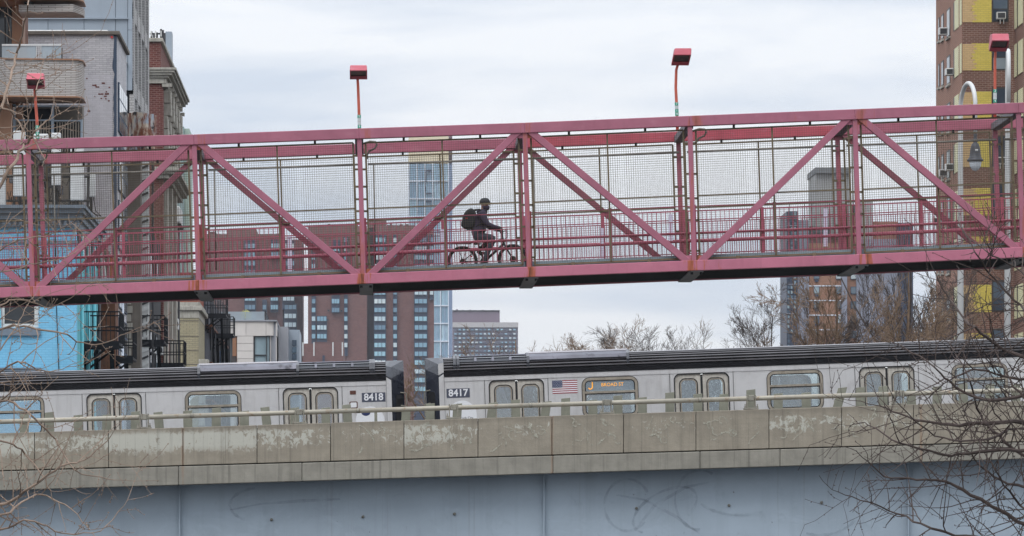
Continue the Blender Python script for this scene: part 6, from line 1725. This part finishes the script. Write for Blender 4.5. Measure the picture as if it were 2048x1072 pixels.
# ------------------------------------------------------------------ near trees with guided limbs
def limb(mb, pts, r0, r1, D, rg, jitter=5, sub=5):
    """pts in px; returns a smooth polyline in space"""
    out = []; n = len(pts)
    yo = [rg.uniform(-.8, .8) for _ in pts]
    for i in range(n - 1):
        p0 = pts[max(i-1, 0)]; p1 = pts[i]; p2 = pts[i+1]; p3 = pts[min(i+2, n-1)]
        for k in range(sub):
            t = k / sub; q = []
            for a in (0, 1):
                q.append(.5 * (2*p1[a] + (p2[a]-p0[a])*t + (2*p0[a]-5*p1[a]+4*p2[a]-p3[a])*t*t + (3*p1[a]-p0[a]-3*p2[a]+p3[a])*t**3))
            dd = D + yo[i] * (1-t) + yo[i+1] * t
            out.append(P(q[0] + rg.gauss(0, jitter * .3), q[1] + rg.gauss(0, jitter * .3), dd))
    out.append(P(pts[-1][0], pts[-1][1], D + yo[-1]))
    rs_ = [r0 + (r1 - r0) * i / (len(out) - 1) for i in range(len(out))]
    rs_ = [q * rg.uniform(.9, 1.12) for q in rs_]
    mb.tube(out, rs_, 6, 0, True)
    return out, rs_
def bud(mb, p, r, rg):
    d = Vector((rg.gauss(0, 1), rg.gauss(0, 1), rg.gauss(0, 1))).normalized(); a = d.orthogonal().normalized(); b = d.cross(a); l = r * rg.uniform(2.2, 3.6); w = r * 1.25
    mb.add([p - d*r, p + a*w + d*l*.4, p + b*w + d*l*.4, p - a*w + d*l*.4, p - b*w + d*l*.4, p + d*l], [(0,1,2),(0,2,3),(0,3,4),(0,4,1),(5,2,1),(5,3,2),(5,4,3),(5,1,4)])
def twig(mb, p, d, length, r, rg, depth, budp, curl, upb):
    pts = [p]; n = max(4, int(length / .12)); d = d.normalized(); rs_ = [r]
    for i in range(n):
        d = (d + Vector((rg.gauss(0, curl), rg.gauss(0, curl), rg.gauss(0, curl) + upb))).normalized()
        pts.append(pts[-1] + d * length / n); rs_.append(max(.0032, r * (1 - .65 * (i + 1) / n)))
    mb.tube(pts, rs_, 4, 0, True)
    for i in range(1, n + 1):
        if rg.random() < budp: bud(mb, pts[i], max(.0075, rs_[i] * 1.1), rg)
        if depth > 0 and rg.random() < .33:
            s = d.cross(Vector((0, 1, 0))) * rg.choice((-1, 1))
            twig(mb, pts[i], (pts[i] - pts[i-1]).normalized() * .7 + s * rg.uniform(.5, 1.1) + Vector((0, rg.gauss(0, .4), 0)), length * rg.uniform(.3, .6), rs_[i] * .8, rg, depth - 1, budp, curl, upb)
def near_tree(label, D, trunk, limbs, m, seed, tw_len, tw_step, budp, depth=1, upb=.03, thin=.75):
    rg = random.Random(seed)
    r = thing('bare_tree', label, 'tree', (X(trunk[0], D), D, GZ), 'bare trees close to the camera')
    mb = MB(); mb.tube([(X(trunk[0], D), D, GZ)] + [P(trunk[1], y, D) for y in trunk[2]], [.22, .17, .13, .09][:len(trunk[2]) + 1], 10)
    mb.build('trunk', m, r, True)
    for pts, r0, r1 in limbs:
        mb = MB(); o, rs_ = limb(mb, pts, r0 * thin, r1 * thin, D, rg)
        L_ = 0
        for i in range(2, len(o)):
            L_ += (o[i] - o[i-1]).length
            if rg.random() < budp * .6: bud(mb, o[i], max(.007, rs_[i] * .7), rg)
            if L_ > tw_step * rg.uniform(.6, 1.5):
                L_ = 0; t = (o[i] - o[i-1]).normalized()
                s = t.cross(Vector((0, 1, 0))).normalized() * rg.choice((-1, 1))
                twig(mb, o[i], t * .75 + s * rg.uniform(.4, 1.0) + Vector((0, rg.gauss(0, .5), 0)), tw_len * rg.uniform(.4, 1.2), max(.0045, min(rs_[i] * .75, .0095)), rg, depth, budp, .10, upb)
        twig(mb, o[-1], (o[-1] - o[-2]), tw_len * .7, max(.005, rs_[-1]), rg, depth, budp, .12, upb)
        mb.build('branch', m, r)
M_nl = bark('tan bark', A(138, 120, 106)); M_nr = bark('dark brown bark', A(78, 68, 64))
DN = 58.0
near_tree('bare tan tree with budded branches reaching in from left edge', DN, (-150, -120, (900, 500, 250)), [
    ([(-120, 700), (-30, 430), (18, 340), (50, 290), (72, 262), (98, 240)], .042, .014),
    ([(-120, 520), (-30, 300), (2, 215), (20, 160), (34, 110), (44, 70), (56, 10), (60, -30)], .034, .011),
    ([(10, 200), (30, 235), (48, 262), (42, 290)], .018, .012),
    ([(40, 285), (58, 230), (72, 180), (88, 120)], .016, .008),
    ([(-120, 760), (0, 660), (60, 655), (130, 670), (190, 690), (250, 668)], .028, .007),
    ([(-120, 720), (0, 615), (40, 600), (100, 615), (150, 590)], .022, .006),
    ([(-100, 560), (0, 545), (60, 530), (110, 520), (150, 505)], .018, .006),
    ([(-110, 590), (0, 500), (40, 480), (100, 470), (150, 440)], .018, .006),
    ([(-120, 900), (0, 745), (50, 728), (90, 745), (140, 730)], .026, .006),
    ([(-120, 840), (0, 800), (60, 830), (110, 880), (150, 940), (230, 960)], .028, .007),
    ([(-120, 980), (0, 1010), (60, 975), (120, 935), (170, 920), (220, 875)], .036, .008),
    ([(-120, 1010), (0, 1030), (70, 990), (130, 1010), (180, 1060)], .030, .008),
    ([(-120, 1090), (0, 1060), (60, 1040), (120, 1065), (200, 1060), (255, 1000)], .026, .006),
    ([(-120, 860), (0, 880), (50, 905), (90, 960), (110, 1010)], .026, .007),
    ([(-120, 800), (0, 700), (40, 640), (60, 600)], .018, .006),
    ], M_nl, 41, .75, .19, .6, 1, .03, .62)
near_tree('dark bare tree with tangled branches reaching in from right edge', DN, (2300, 2260, (900, 500, 250)), [
    ([(2260, 900), (2090, 850), (1990, 845), (1900, 850), (1830, 838), (1760, 812)], .050, .010),
    ([(2260, 820), (2080, 790), (1980, 800), (1920, 780), (1870, 735), (1800, 690)], .045, .008),
    ([(2240, 900), (2100, 905), (2000, 900), (1900, 910), (1800, 885), (1730, 845)], .045, .008),
    ([(2240, 700), (2100, 720), (2010, 700), (1950, 655), (1900, 600), (1870, 545)], .040, .008),
    ([(2240, 640), (2100, 660), (2040, 610), (1990, 560), (1950, 500), (1920, 450)], .030, .006),
    ([(2240, 600), (2100, 590), (2030, 535), (1975, 505), (1930, 470)], .022, .006),
    ([(2240, 1090), (2080, 1060), (1980, 1010), (1900, 965), (1850, 960), (1770, 950), (1720, 910)], .042, .007),
    ([(2240, 1120), (2080, 1090), (1950, 1075), (1860, 1055), (1780, 1020), (1690, 990)], .038, .007),
    ([(2240, 1000), (2100, 985), (2000, 960), (1950, 920), (1910, 870)], .034, .007),
    ([(2240, 960), (2100, 940), (2010, 880), (1960, 830), (1940, 760), (1900, 690)], .036, .007),
    ([(2240, 1120), (2100, 1040), (2040, 1010), (1990, 940), (1960, 890)], .030, .007),
    ([(2240, 760), (2120, 745), (2040, 760), (1960, 740), (1900, 760), (1850, 800)], .032, .007),
    ([(2200, 850), (2080, 820), (2020, 760), (1990, 700), (1980, 640)], .030, .007),
    ([(2200, 1000), (2090, 870), (2030, 860), (1960, 880), (1870, 870), (1790, 800)], .034, .007),
    ], M_nr, 43, .9, .125, .35, 1, .02, .72)

# ================================================================== air
N = NT('pale air'); N.t.nodes.remove(N.b)
vp = N.n('ShaderNodeVolumePrincipled'); vp.inputs['Color'].default_value = (.86, .91, 1, 1); vp.inputs['Density'].default_value = .000065; vp.inputs['Anisotropy'].default_value = .2
N.t.links.new(vp.outputs[0], N.out.inputs['Volume'])
hz = MB().box(-660, 660, -60, 3420, GZ - 1, 235).build('haze', N.mat); hz['kind'] = 'stuff'
